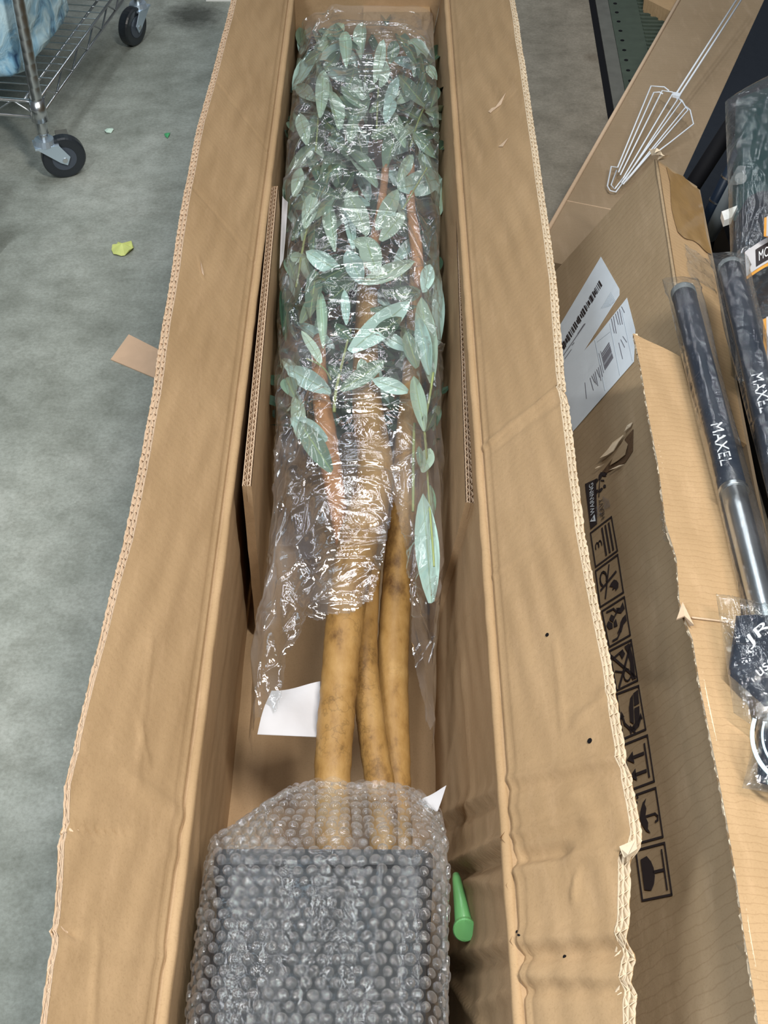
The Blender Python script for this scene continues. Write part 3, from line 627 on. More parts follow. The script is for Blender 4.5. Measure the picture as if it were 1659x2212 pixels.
# planter, square, lying on its side (a part of the tree)
pcx0, pcx1, pz0, pz1, py0, py1 = -.176, .044, .016, .262, .45, .80
def rrect(x0, x1, z0, z1, y, r, n=6):
    out_ = []
    for cx, cz, a0_ in ((x1-r, z1-r, 0), (x0+r, z1-r, 90), (x0+r, z0+r, 180), (x1-r, z0+r, 270)):
        for k in range(n+1):
            a_ = math.radians(a0_+90*k/n); out_.append(Vector((cx+r*math.cos(a_), y, cz+r*math.sin(a_))))
    return out_
def loft(rings, caps=True, close=False):
    n = len(rings[0]); V = [p for r in rings for p in r]; F = []
    for i in range(len(rings)-1):
        for k in range(n): F.append((i*n+k, i*n+(k+1) % n, (i+1)*n+(k+1) % n, (i+1)*n+k))
    if caps: F.append(tuple(range(n))); F.append(tuple((len(rings)-1)*n+k for k in reversed(range(n))))
    return V, F
rings = [rrect(pcx0+.012, pcx1-.012, pz0+.012, pz1-.012, py0, .012), rrect(pcx0+.002, pcx1-.002, pz0+.002, pz1-.002, py1-.02, .014), rrect(pcx0-.004, pcx1+.004, pz0-.003, pz1+.003, py1-.018, .014),
         rrect(pcx0-.004, pcx1+.004, pz0-.003, pz1+.003, py1, .014), rrect(pcx0+.01, pcx1-.01, pz0+.01, pz1-.01, py1, .01), rrect(pcx0+.012, pcx1-.012, pz0+.012, pz1-.012, py1-.03, .01)]
V, F = loft(rings); mesh('planter', V, F, M['pot'], tree, label='black square planter')
b = MB(); b.tube([(-.09, .77, .15), (-.09, .80, .15)], .085, 16); b.build('soil_plug', M['torn'], tree)

# ------------------------------------------------------------------ clear plastic sleeve over the crown
SL = SLT; sy = [a for a, _, _ in SL]; sl = [b_ for _, b_, _ in SL]; sr = [c for _, _, c in SL]
ya, yb = sy[0], min(sy[-1], 2.86)
NU, NV = 900, 250
yy = np.linspace(ya, yb, NU); tt = np.linspace(0, 1, NV)
YY, TT = np.meshgrid(yy, tt, indexing='ij')
xl = np.interp(YY, sy, sl); xr = np.interp(YY, sy, sr)
ang = np.pi*(1-TT); ca, sa = np.cos(ang), np.sin(ang)
ex = np.sign(ca)*np.abs(ca)**.55; ez = np.abs(sa)**.5
XX = (xl+xr)/2+(xr-xl)/2*ex
ztop = np.interp(YY, [ya, 1.15, 1.4, 2.0, 2.3, 2.5, 2.8], [.225, .262, .288, .296, .288, .292, .280])
zbot = np.full_like(YY, .13)
ZZ = zbot+(ztop-zbot)*ez
arc = TT*.42; disp = np.zeros_like(YY)
def ridges(n, lenr, hr, wr, focus=None, dirbias=None, region=None):
    global disp
    for _ in range(n):
        cy = rng.uniform(*(region or (ya, yb))); ct = rng.uniform(.04, .38); L_ = rng.uniform(*lenr)
        if focus is not None:
            fy, ft = focus; a_ = rng.uniform(0, 2*np.pi); cy = fy+np.cos(a_)*L_*.55; ct = ft+np.sin(a_)*L_*.55; th_ = a_
        else: th_ = rng.uniform(0, np.pi) if dirbias is None else rng.normal(dirbias, .45)
        dy, dt = np.cos(th_), np.sin(th_)
        bow = rng.uniform(-1.2, 1.2)
        u = (YY-cy)*dy+(arc-ct)*dt; v = -(YY-cy)*dt+(arc-ct)*dy+bow*u*u
        w_ = rng.uniform(*wr); h = rng.uniform(*hr)*(1 if rng.random() < .7 else -1)
        fall = np.clip(1-np.abs(u)/(L_/2), 0, 1)**.7
        prof = np.clip(1-np.abs(v)/w_, 0, 1)
        side = np.clip(1-np.abs(v)/(w_*4), 0, 1)*.6*(1 if rng.random() < .5 else -1)*np.sign(v)*np.clip(np.abs(v)/w_, 0, 1)
        disp += h*fall*(prof+side*.5)
ridges(26, (.10, .30), (.004, .008), (.010, .022))
ridges(190, (.05, .22), (.0015, .005), (.0025, .008))
ridges(70, (.08, .3), (.002, .005), (.002, .006), dirbias=.5)
ridges(60, (.10, .34), (.002, .006), (.003, .007), focus=(P(815, 285, .28).y, .24))
ridges(30, (.06, .2), (.002, .005), (.003, .007), focus=(P(700, 880, .28).y, .15))
ridges(60, (.03, .10), (.002, .006), (.002, .005), region=(ya, ya+.45))
ridges(60, (.02, .08), (.002, .005), (.002, .004), region=(P(700, 800, .28).y, P(700, 560, .28).y))
for (a_, b_, amp) in ((2, 9, .004), (5, 21, .0025), (11, 4, .003)):
    disp += amp*np.sin(a_*YY*3+b_*TT*2+rng.uniform(0, 6))*np.sin(b_*YY*1.3+a_*TT*4)
disp -= .010*np.exp(-((YY-P(800, 330, .28).y)/.035)**2)          # the pinched waist
nx = ex; nz = ez; nl = np.sqrt(nx**2+nz**2)+1e-6
XX = XX+disp*nx/nl*.8; ZZ = ZZ+disp*nz/nl
# keep inside the carton
xmax = np.interp(ZZ, [0, .33], [XR0, XR1])-.016; XX = np.minimum(XX, xmax); XX = np.maximum(XX, XL+.014)
idx = np.arange(NU*NV).reshape(NU, NV)
cut = np.interp(tt, [0, .1, .25, .33, .38, .44, .50, .53, .57, .63, .70, .78, .86, .92, 1], [ya, ya, P(0,1545,.25).y, P(0,1505,.25).y, P(0,1400,.25).y, P(0,1352,.25).y, P(0,1340,.25).y, P(0,1310,.25).y, P(0,1120,.25).y, P(0,1200,.25).y, P(0,1400,.25).y, P(0,1480,.25).y, P(0,1500,.25).y, P(0,1480,.25).y, ya])
keep = YY[:-1, :-1] > cut[None, :-1]+.006*np.sin(tt[None, :-1]*90)
q = np.stack([idx[:-1, :-1], idx[1:, :-1], idx[1:, 1:], idx[:-1, 1:]], -1)[keep]
sleeve = mesh('plastic_sleeve', list(zip(XX.ravel(), YY.ravel(), ZZ.ravel())), [tuple(int(k) for k in f) for f in q], M['film'], None, smooth=True)
tag(sleeve, 'clear crinkled plastic sleeve drawn over the leafy crown of the tree', 'plastic bag')

# white leaflet under the sleeve, scrap corner behind the wrap, pale strip at the left
def sheet(name, label, cat, quad, mat, z, warp=.004, th=.0006):
    pts = [P(x, y, zz) for (x, y, zz) in quad]; o_ = sum(pts, Vector())/4
    def fn(u, v):
        p = pts[0]*(1-u)*(1-v)+pts[1]*u*(1-v)+pts[2]*u*v+pts[3]*(1-u)*v
        return p+Vector((0, 0, warp*math.sin(3.3*u+1)*math.sin(4*v)))
    V, F = grid(12, 12, fn); n = len(V); V2 = [v-Vector((0, 0, th)) for v in V]
    F2 = [tuple(n+i for i in f[::-1]) for f in F]
    return tag(mesh(name, V+V2, F+F2, mat, None, smooth=True, origin=o_), label, cat)
sheet('paper_leaflet', 'white leaflet lying beside the trunks under the clear plastic', 'paper', [(556,1586,.21),(690,1592,.20),(692,1478,.20),(586,1486,.215)], M['paper_in'], 0, .008)
sheet('paper_scrap', 'cream paper corner sticking out beside the bubble wrap mouth', 'paper', [(900,1735,.21),(945,1752,.225),(964,1698,.235),(925,1718,.225)], M['paper_in'], 0, .002)
sheet('plastic_tag', 'slim white tag wedged between the left liner and the foliage', 'tag', [(604,580,.255),(612,560,.255),(622,440,.27),(610,420,.27)], M['paper_in'], 0, .004)

# ------------------------------------------------------------------ bubble wrap around the planter
bw = thing('bubble_wrap', 'bubble wrap bundled round the black planter at the near end of the carton', 'bubble wrap', (-.06, .6, .012))
NB_, NC = 190, 200
ymouth = P(760, 1705, .22).y
prof_y = [.44, .62, .78, .815, .84, .88, ymouth+.004]
pxl = [-.188, -.187, -.187, -.186, -.170, -.146, -.126]; pxr = [.054, .056, .060, .060, .060, .056, .050]
ptz = [.279, .279, .279, .274, .262, .246, .232]; prad = [.026, .026, .026, .03, .04, .05, .06]
pbz = [.014, .014, .014, .014, .03, .06, .09]
def ring_pt(y, k, nC=NC):
    x0, x1 = np.interp(y, prof_y, pxl), np.interp(y, prof_y, pxr); z1 = np.interp(y, prof_y, ptz); z0 = np.interp(y, prof_y, pbz); r = np.interp(y, prof_y, prad)
    # perimeter walk, starting at top-left going right
    wx, wz = (x1-x0-2*r), (z1-z0-2*r); qa = math.pi*r/2; per = [wx, qa, wz, qa, wx, qa, wz, qa]; T = sum(per); s = k % 1*T
    for i, ln in enumerate(per):
        if s <= ln: break
        s -= ln
    f = s/ln
    if i == 0: return Vector((x0+r+wx*f, y, z1)), Vector((0, 0, 1))
    if i == 2: return Vector((x1, y, z1-r-wz*f)), Vector((1, 0, 0))
    if i == 4: return Vector((x1-r-wx*f, y, z0)), Vector((0, 0, -1))
    if i == 6: return Vector((x0, y, z0+r+wz*f)), Vector((-1, 0, 0))
    cx, cz, a0_ = {1: (x1-r, z1-r, 90), 3: (x1-r, z0+r, 0), 5: (x0+r, z0+r, -90), 7: (x0+r, z1-r, 180)}[i]
    a_ = math.radians(a0_-90*f); n_ = Vector((math.cos(a_), 0, math.sin(a_))); return Vector((cx+r*n_.x, y, cz+r*n_.z)), n_
wk = [(rng.uniform(60, 190), rng.uniform(-14, 14), rng.uniform(0, 6.3), rng.uniform(.3, 1)) for _ in range(10)]
def wrapdisp(y, k):
    a_ = sum(m*math.sin(kf*k+ky*y+ph) for kf, ky, ph, m in wk)*.0008
    fold = .005*math.exp(-((k-.14-.10*(y-.6))/.012)**2)-.004*math.exp(-((k-.10-.22*(y-.62))/.010)**2)
    mouth = .004*math.sin(k*60)*max(0, (y-.84)/.1)
    return max(-.0012, a_+fold*.5+mouth)
def wrap_pt(y, k):
    p, n_ = ring_pt(y, k); dd = wrapdisp(y, k); p = p+n_*dd
    if y > .90: p.y += .010*math.sin(k*38)*(y-.90)/.02+.004*math.sin(k*97)
    xm = XR0+(XR1-XR0)*max(0, p.z)/.33-.012; p.x = min(p.x, xm); p.x = max(p.x, XL+.010); p.z = max(p.z, .011); return p, n_
V = [wrap_pt(.44+(ymouth-.44)*i/NB_, j/NC)[0] for i in range(NB_+1) for j in range(NC)]
F = [(i*NC+j, i*NC+(j+1) % NC, (i+1)*NC+(j+1) % NC, (i+1)*NC+j) for i in range(NB_) for j in range(NC)]
mesh('wrap_film', V, F, M['bwrap'], bw, smooth=True)
# bubbles: flat-topped domes
def dome():
    V = [(0, 0, .36)]; F = []; n = 12; rr = [(.26, .40), (.36, .36), (.44, .26), (.47, .1), (.47, -.03)]
    for r_, z_ in rr:
        for k in range(n): V.append((r_*math.cos(2*math.pi*k/n), r_*math.sin(2*math.pi*k/n), z_))
    for k in range(n): F.append((0, 1+k, 1+(k+1) % n))
    for i in range(len(rr)-1):
        for k in range(n): F.append((1+i*n+k, 1+(i+1)*n+k, 1+(i+1)*n+(k+1) % n, 1+i*n+(k+1) % n))
    me = bpy.data.meshes.new('bubble'); me.from_pydata(V, [], F); me.materials.append(M['bubble']); me.polygons.foreach_set('use_smooth', [True]*len(F)); return me, V, F
dm, DV, DF = dome(); DIA = .0125; cand = []
row = 0; y = .45
while y < ymouth-.008:
    per = 2*(.235+.255); nrow = int(per/(DIA*1.12)); 
    for j in range(nrow):
        k = (j+(row % 2)*.5)/nrow
        p, n_ = wrap_pt(y, k); p2, _ = wrap_pt(y+.002, k); p3, _ = wrap_pt(y, k+.002)
        nn = (p3-p).cross(p2-p)
        nn = -nn if nn.dot(n_) < 0 else nn
        if nn.length < 1e-9: continue
        cand.append((p, nn.normalized()))
    y += DIA*.97; row += 1
def bubkey(c):
    p, n_ = c; view = (Vector((0, 0, CAMZ))-p); dist = view.length
    f_ = n_.dot(view.normalized()); vis = f_ > .2 and p.y > .575 and p.y < .80
    return -(f_/dist**2) if vis else 1+dist
cand.sort(key=bubkey); rest = MB()
for i, (p, n_) in enumerate(cand):
    qn = n_.to_track_quat('Z', 'Y'); sz = DIA*random.uniform(.86, 1.08); zs = random.choice([1, 1, .8, .35, .6])
    if i < 295:
        o = bpy.data.objects.new('bubble', dm); COL.objects.link(o); o.parent = bw; o.location = p-worldloc(bw)-n_*.0002; o.rotation_mode = 'QUATERNION'; o.rotation_quaternion = qn; o.scale = (sz, sz*random.uniform(.85, 1.05), sz*zs)
    elif p.z > .04:
        rest.add([p+qn @ Vector((v[0]*sz, v[1]*sz, v[2]*sz*zs*.8)) for v in DV], DF)
rest.build('small_bubbles', M['bubble'], bw, smooth=True, kind='stuff')

# green plastic peg beside the wrap
gp = thing('green_plastic_peg', 'bright green round headed plastic peg beside the bubble wrap', 'peg', tuple(P(1006, 2010, .16)))
tipp = P(985, 1890, .13); hd = P(1004, 2008, .165); dr = (hd-tipp).normalized()
ax = (Vector((0, 0, CAMZ))-hd).normalized(); ax = (ax*.75+dr*.6).normalized()
b = MB(); b.tube([tipp, tipp+(hd-tipp)*.1, hd-dr*.006], [.004, .0052, .0098], 14); b.build('stem', M['green'], gp, smooth=True)
b = MB(); b.tube([hd-ax*.006, hd-ax*.0055, hd+ax*.002, hd+ax*.0035, hd+ax*.0038, hd+ax*.0030], [.008, .0126, .0128, .0116, .0096, .009], 24); b.build('head', M['green'], gp, smooth=False)

# ------------------------------------------------------------------ printed box on the right
SLA = math.radians(57)
c1 = P(1415, 345, .36); c2 = P(1480, 770, .36)
ea = (c1-c2).normalized()                                  # along, away from camera
eb = (Vector((-math.cos(SLA), 0, -math.sin(SLA)))); eb = (eb-ea*eb.dot(ea)).normalized()   # down the printed face
nA = ea.cross(eb).normalized(); nA = nA if nA.x < 0 else -nA
LB_ = .36/abs(eb.z)-.001
b2 = thing('printed_carton', 'leaning brown carton with black handling symbols and two white labels on its side', 'box', tuple(c1+eb*LB_))
near = c1-ea*1.75
def Apt(a_, b_, off=0): return c1-ea*a_+eb*b_+nA*off
def AP(px, py, off=.0008): return PP(px, py, c1, nA)+nA*off
ns2 = vnoise(41)
def face_fn(u, v):
    a_, b_ = u*1.75, v*LB_; return Apt(a_, b_, -.004-.0015*abs(ns2(a_*1.2, b_*3)) if 0 else 0.0)
V, F = grid(30, 10, face_fn); b = MB(); b.add(V, F)
V, F = grid(30, 10, lambda u, v: Apt(u*1.75, v*LB_, -.007)); b.add(V, [f[::-1] for f in F])
b.add([Apt(0, 0), Apt(0, LB_), Apt(0, LB_, -.007), Apt(0, 0, -.007)], [(0, 1, 2, 3)])
b.add([Apt(1.75, 0), Apt(1.75, LB_), Apt(1.75, LB_, -.007), Apt(1.75, 0, -.007)], [(3, 2, 1, 0)])
b.add([Apt(0, 0), Apt(1.75, 0), Apt(1.75, 0, -.007), Apt(0, 0, -.007)], [(0, 1, 2, 3)])
b.build('printed_side', M['printed'], b2)
et = -nA; et = Vector((et.x, et.y, et.z)).normalized()        # across the top, to the right and down
c_near = (c1-P(1612, 935, .33)).dot(ea)
topw = .092
b = MB(); b.add([c1, c1-ea*c_near, c1-ea*c_near+et*topw, c1+et*topw], [(0, 1, 2, 3)])
bb = [p+eb*.006 for p in (c1+et*.0075, c1-ea*c_near+et*.0075, c1-ea*c_near+et*topw, c1+et*topw)]
b.add([c1+et*.0005, c1-ea*c_near+et*.0005, c1-ea*c_near+et*topw, c1+et*topw]+bb, [(7, 6, 5, 4), (1, 2, 6, 5), (2, 3, 7, 6), (0, 4, 7, 3)]); b.build('top_panel', M['flap2'], b2)
b = MB(); b.prism([c1+et*topw, c1-ea*1.75+et*topw, c1-ea*1.75+et*topw+eb*(LB_-.08), c1+et*topw+eb*(LB_-.08)], et*.006); b.build('back_side', M['box3'], b2)
b = MB(); b.prism([c1+et*.008, c1+et*topw, c1+et*topw+eb*(LB_-.08), c1+et*.008+eb*(LB_-.006)], ea*.006); b.build('end_panel', M['printed'], b2)
# brown tape over the far corner and blobs of clear tape
up = -eb
def Tpt(a_, t_, off=.0012): return c1-ea*a_+et*t_+up*off
b = MB(); V, F = grid(10, 12, lambda u, v: Tpt(.002+u*.2+.006*math.sin(9*v), .022+v*(topw-.022)+.003*math.sin(7*u), .0014+.0012*random.random())); b.add(V, F); b.build('packing_tape', M['tape'], b2, smooth=True)
b = MB(); V, F = grid(16, 10, lambda u, v: Tpt(.235+u*.09, .03+v*.055, .003+.004*random.random())); b.add(V, F); b.build('clear_tape', M['film2'], b2, smooth=True)
b = MB(); V, F = grid(6, 6, lambda u, v: c1+ea*(.002+u*.036)+et*(-.008+v*.026)+up*(-.004+.026*random.random()*(1-u))); b.add(V, F); b.build('frayed_corner', M['edge_pale'], b2)
b = MB(); b.tube([c1-ea*(k*.05)+et*.001+up*(.0008) for k in range(0, 13)], [.0028+random.uniform(-.0005, .0005) for _ in range(13)], 6); b.build('corner_crease', M['printed'], b2, smooth=True)

# light flap standing clear of the printed side, casting the shade band on it
LEFTB = [(1368,720),(1385,800),(1402,900),(1421,1000),(1438,1130),(1462,1205),(1468,1300),(1478,1335),(1496,1380),(1512,1480),(1530,1570),(1546,1650),(1568,1760),(1590,1890),(1606,2010),(1624,2120),(1640,2230)]
RIGHTB = [(1470,770),(1488,840),(1506,890),(1530,960),(1560,1100),(1592,1240),(1600,1310),(1600,1400),(1608,1490),(1636,1600),(1668,1720),(1700,1830),(1735,1950),(1770,2080),(1800,2230)]
ZB = .392
def zB(y): return ZB
LBp = sorted([(P(x, y, ZB).y, P(x, y, ZB).x) for x, y in LEFTB]); RBp = sorted([(P(x, y, ZB-.01).y, P(x, y, ZB-.01).x) for x, y in RIGHTB])
yn, yf = LBp[0][0], LBp[-1][0]; nsB = vnoise(55)
yfr = RBp[-1][0]
def fB(u, v, back=0):
    ytop = yf+(yfr-yf)*v
    y = yn+(ytop-yn)*u; xa = interp(LBp, min(y, yf)); xb = interp(RBp, min(y, yfr)); xb = max(xb, xa+.004)
    return Vector((xa+(xb-xa)*v, y, ZB-.010*v+.002*nsB(y*1.5, v*.3)-back*.0065))
V, F = grid(160, 12, fB); V2, F2 = grid(160, 12, lambda u, v: fB(u, v, 1)); b = MB(); b.add(V, F); b.add(V2, [f[::-1] for f in F2])
b.add([V[i*12+11] for i in range(160)]+[V2[i*12+11] for i in range(160)], [(i, i+1, 161+i, 160+i) for i in range(159)])
b.add(V[-12:]+V2[-12:], [(i, i+1, 13+i, 12+i) for i in range(11)])
fl2 = b.build('open_flap', M['flap2'], b2, smooth=False, label='lighter torn flap folded back over the printed side')
E = Fn(lambda y: Vector((interp(LBp, y), y, ZB+.002*nsB(y*1.5, 0))), yn, yf)
fluting('fluting', E, lambda y: Vector((-1, 0, 0)), lambda y: Vector((0, 0, 1)), .0065, fl2, M['edge_pale'], layers=1, wob=.0022, period=.011, depth=.006)
b = MB(); q = [P(x, y, ZB+.003+.004*(i % 2)) for i, (x, y) in enumerate(((1461,1340),(1474,1303),(1482,1318),(1498,1352),(1490,1352),(1478,1333)))]
b.prism(q, (0, 0, .002)); b.build('torn_corner', M['edge'], fl2)
b = MB(); pts = [P(1494+i*10, 1334+i*1.2, ZB+.001-.0009*i) for i in range(11)]; b.tube(pts, .0012, 5); b.build('score_line', M['edge'], fl2, smooth=True)
for (x, y) in ((1352,1118),(1350,1140)):
    pass
b = MB(); V, F = grid(12, 5, lambda u, v: P(1424+v*13+u*12+3*math.sin(u*20), 1105+u*66, .372+.006*random.random())); b.add(V, F); b.build('clear_tape', M['film2'], fl2, smooth=True)
b = MB(); V, F = grid(8, 4, lambda u, v: P(1586+v*18*math.sin(math.pi*u)+u*32, 2036+u*50, .376+.006*v)); b.add(V, F); b.build('clear_tape', M['film2'], fl2, smooth=True)

# ---- prints on the slanting face
def decal(name, polys, mat, off=.0009, parent=b2, label=None, th=.0003):
    b = MB()
    for pl in polys: b.prism([AP(x, y, off) for x, y in pl], nA*th)
    return b.build(name, mat, parent, label=label)
def sq(corners):
    """corners px: BR, TR, BL, TL ; returns map (x up the picture 0..1, y to the left 0..1)"""
    BR, TR, BL, TL = [Vector(c) for c in corners]
    return lambda x, y: tuple(BR*(1-x)*(1-y)+TR*x*(1-y)+BL*(1-x)*y+TL*x*y)
def stroke(mp, pts, w):
    out_ = []
    for (x0, y0), (x1, y1) in zip(pts[:-1], pts[1:]):
        dx, dy = x1-x0, y1-y0; l = math.hypot(dx, dy) or 1; ex_, ey_ = dx/l*w*.4, dy/l*w*.4; px_, py_ = -dy/l*w/2, dx/l*w/2
        out_.append([mp(x0-ex_+px_, y0-ey_+py_), mp(x1+ex_+px_, y1+ey_+py_), mp(x1+ex_-px_, y1+ey_-py_), mp(x0-ex_-px_, y0-ey_-py_)])
    return out_
def poly(mp, pts): return [[mp(*p) for p in pts]]
def arcp(cx, cy, rx, ry, a0, a1, n=12): return [(cx+rx*math.cos(math.radians(a0+(a1-a0)*k/n)), cy+ry*math.sin(math.radians(a0+(a1-a0)*k/n))) for k in range(n+1)]
def frame(mp): return stroke(mp, [(0, 0), (1, 0), (1, 1), (0, 1), (0, 0)], .045)
Q = [[(1335,1190),(1322,1117),(1288,1225),(1277,1152)], [(1348,1280),(1335.6,1198.7),(1298,1312),(1288,1234)], [(1363,1372),(1350,1290),(1318,1398),(1302,1321)],
     [(1379,1470),(1365,1383),(1334,1492),(1318,1407)], [(1396.5,1576),(1381,1482),(1348,1597),(1334,1500)], [(1415,1688),(1400,1589),(1364,1707),(1348,1610)],
     [(1433.7,1808),(1418,1702.6),(1375,1824),(1364,1722)], [(1453,1933),(1437,1821.5),(1389.6,1946),(1375,1838)]]
mp = sq(Q[0]); D = frame(mp)+stroke(mp, [(.12,.16),(.88,.16)], .07)+stroke(mp, [(.12,.32),(.88,.32)], .07)+stroke(mp, [(.12,.48),(.88,.48)], .07)+stroke(mp, arcp(.5,.80,.11,.075,-110,110,8)[::1], .035)+stroke(mp, arcp(.5,.67,.11,.075,-110,110,8), .035)
decal('stacking_symbol', D, M['ink'])
mp = sq(Q[1]); D = frame(mp)+stroke(mp, [(.72,.20),(.13,.78)][::-1], .05)+stroke(mp, [(.20,.25),(.85,.52)], .05) if 0 else frame(mp)+stroke(mp, [(.9,.42),(.15,.74)], .05)+stroke(mp, [(.62,.18),(.42,.88)], .06)+stroke(mp, arcp(.66,.72,.18,.14,-120,150,10), .055)+poly(mp, [(.36,.52),(.42,.44),(.46,.30),(.40,.20),(.30,.14),(.20,.18),(.16,.30),(.24,.30),(.22,.42),(.30,.38)])
decal('hook_symbol', D, M['ink'])
mp = sq(Q[2]); D = frame(mp)+poly(mp, [(.90,.10),(.72,.06),(.66,.24),(.74,.42),(.86,.40),(.80,.24)])+stroke(mp, [(.74,.40),(.88,.52),(.90,.82)], .05)+stroke(mp, [(.80,.30),(.70,.50)], .05)+poly(mp, [(.56,.06),(.40,.06),(.34,.24),(.20,.36),(.22,.46),(.44,.34),(.52,.22)])+stroke(mp, [(.22,.40),(.10,.58),(.10,.80)], .05)+stroke(mp, [(.34,.36),(.22,.52)], .04) \
    +poly(mp, [(.78,.66),(.66,.52),(.56,.64),(.68,.78)])+poly(mp, [(.60,.50),(.40,.48),(.42,.64),(.54,.62)])+poly(mp, [(.66,.82),(.54,.68),(.42,.70),(.44,.86),(.58,.94)])
decal('hands_symbol', D, M['ink'])
mp = sq(Q[3]); D = frame(mp)+poly(mp, [(.95,.12),(.80,.08),(.6,.04),(.30,.06),(.08,.10),(.06,.22),(.2,.28),(.5,.20),(.8,.26),(.92,.34)])+poly(mp, [(.86,.42),(.76,.36),(.66,.52),(.84,.60)])+stroke(mp, [(.86,.44),(.78,.92)], .05)+stroke(mp, [(.9,.06),(.06,.86)], .075)+stroke(mp, [(.10,.08),(.86,.96)], .075)+stroke(mp, arcp(.24,.42,.14,.16,-40,230,10), .04)+stroke(mp, [(.46,.9),(.36,.60)], .04)
decal('crossed_symbol', D, M['ink'])
mp = sq(Q[4]); D = frame(mp)+poly(mp, [(.92,.06),(.62,.10),(.60,.32),(.88,.28)])+poly(mp, [(.56,.11),(.22,.20),(.20,.42),(.55,.34)])+poly(mp, [(.86,.32),(.60,.37),(.22,.46),(.30,.60),(.60,.56),(.80,.44)])+stroke(mp, arcp(.28,.46,.20,.36,150,40,3)[0:1]+[(.30,.14),(.16,.28),(.10,.46),(.16,.66),(.30,.84),(.48,.90)], .07)+poly(mp, [(.60,.92),(.44,.98),(.46,.82)])+poly(mp, [(.40,.10),(.26,.06),(.28,.22)])+stroke(mp, [(.02,.46),(.20,.62)], .05)+stroke(mp, [(.06,.64),(.18,.44)], .05)
decal('turning_symbol', D, M['ink'])
mp = sq(Q[5]); D = frame(mp)+stroke(mp, [(.14,.17),(.84,.17)], .06)
for xx in (.28, .66): D += stroke(mp, [(xx, .27), (xx, .72)], .07)+poly(mp, [(xx-.13, .68), (xx+.13, .68), (xx, .95)])
decal('this_way_up_symbol', D, M['ink'])
mp = sq(Q[6]); D = frame(mp)+poly(mp, [(.86,.42),(.80,.56),(.62,.70),(.50,.74),(.38,.70),(.20,.56),(.14,.42),(.24,.50),(.36,.46),(.48,.52),(.54,.52),(.66,.46),(.76,.50)])+stroke(mp, [(.5,.5),(.5,.16),(.44,.08),(.36,.10),(.34,.18)], .045)
for k, (xx, y_) in enumerate(((.94,.74),(.84,.80),(.74,.84),(.64,.90),(.90,.90),(.80,.94),(.42,.84),(.52,.90),(.34,.80),(.60,.80))): D += poly(mp, arcp(xx, y_, .028, .04, 0, 315, 6))
decal('umbrella_symbol', D, M['ink'])
mp = sq(Q[7]); D = frame(mp)+stroke(mp, [(.12,.13),(.88,.13)], .045)+stroke(mp, [(.5,.13),(.5,.50)], .06)+poly(mp, [(.80,.88),(.20,.88),(.16,.66),(.28,.54),(.42,.48),(.58,.48),(.72,.54),(.84,.66)])
decal('fragile_glass_symbol', D, M['ink'])
# warning bar and lifting figures
decal('warning_bar', [[(1291,1132),(1289,1035),(1265,1046),(1277,1144)], [(1277,1144),(1291,1132),(1290,1128),(1276,1140)]][:1], M['ink'])
decal('warning_triangle', [[(1276.5,1128),(1288,1127),(1286,1112)]], M['paper'], .0014)
decal('warning_triangle_mark', [[(1281,1124),(1284.5,1123.6),(1283.6,1118)]], M['ink'], .0018)
def text3(name, s, o3, x3, y3, mat, parent, off=Vector((0, 0, 0)), mapf=None):
    cu_ = bpy.data.curves.new(name, 'FONT'); cu_.body = s; cu_.size = 1.0
    to = bpy.data.objects.new(name, cu_); COL.objects.link(to); bpy.context.view_layer.update()
    me = bpy.data.meshes.new_from_object(to.evaluated_get(bpy.context.evaluated_depsgraph_get())); bpy.data.objects.remove(to); bpy.data.curves.remove(cu_)
    xs = [v.co.x for v in me.vertices]; ys = [v.co.y for v in me.vertices]; x0, x1, y1 = min(xs), max(xs), max(ys)
    V = []
    for v in me.vertices:
        u, t = (v.co.x-x0)/(x1-x0), v.co.y/y1
        V.append(mapf(u, t) if mapf else Vector(o3)+Vector(x3)*u+Vector(y3)*t+off)
    F = [tuple(p.vertices) for p in me.polygons]; bpy.data.meshes.remove(me)
    return mesh(name, V, F, mat, parent)
def atext(s, br, tr, left, mat, off=.0016):
    """text reading up the picture between px br -> tr, letter tops 'left' px away"""
    o3 = AP(*br, off); x3 = AP(*tr, off)-o3; y3 = AP(br[0]+left[0], br[1]+left[1], off)-o3
    return text3('lettering', s, o3, x3, y3, mat, b2)
atext('WARNING', (1286.5,1110), (1283,1043), (-9,5), M['paper'])
atext('HEAVY', (1309,1118), (1303,1076), (-8.5,6), M['ink'])
atext('LIFT WITH', (1301,1112), (1298,1092), (-3.5,3), M['ink_gray']); atext('CARE', (1296,1116), (1292,1094), (-3.5,3), M['ink_gray'])
for k, x in enumerate((1309, 1312.5, 1316, 1319.5)):
    atext('HANDLE AS HEAVY', (x+.6, 1101-k*2), (x-3, 1072+k*2), (-2.6,2), M['ink_gray'])
ident = lambda x, y: (x, y)
W_ = 3.6
D = [[(1287,1036),(1291,1034),(1294,1038),(1290.5,1043),(1286.5,1041)], [(1294,1036),(1295,1027),(1299,1021),(1304,1020),(1309,1023),(1311,1029),(1306,1030),(1302,1028),(1300,1034),(1297,1037)], [(1308,1024),(1310,1017),(1313,1014),(1315,1018),(1312,1025)],
     [(1287,1064),(1289,1059),(1293,1058),(1294,1062),(1290,1068)], [(1294,1063),(1296,1058),(1301,1054),(1304,1056),(1301,1061),(1296,1065)], [(1304,1052),(1306,1047),(1310,1048),(1310,1053),(1306,1055)], [(1299,1037),(1306,1037),(1307,1040),(1300,1040)]]
D += stroke(ident, [(1297,1038),(1296,1050),(1295,1074)], 1.4)
decal('lifting_figures', D, M['ink'])
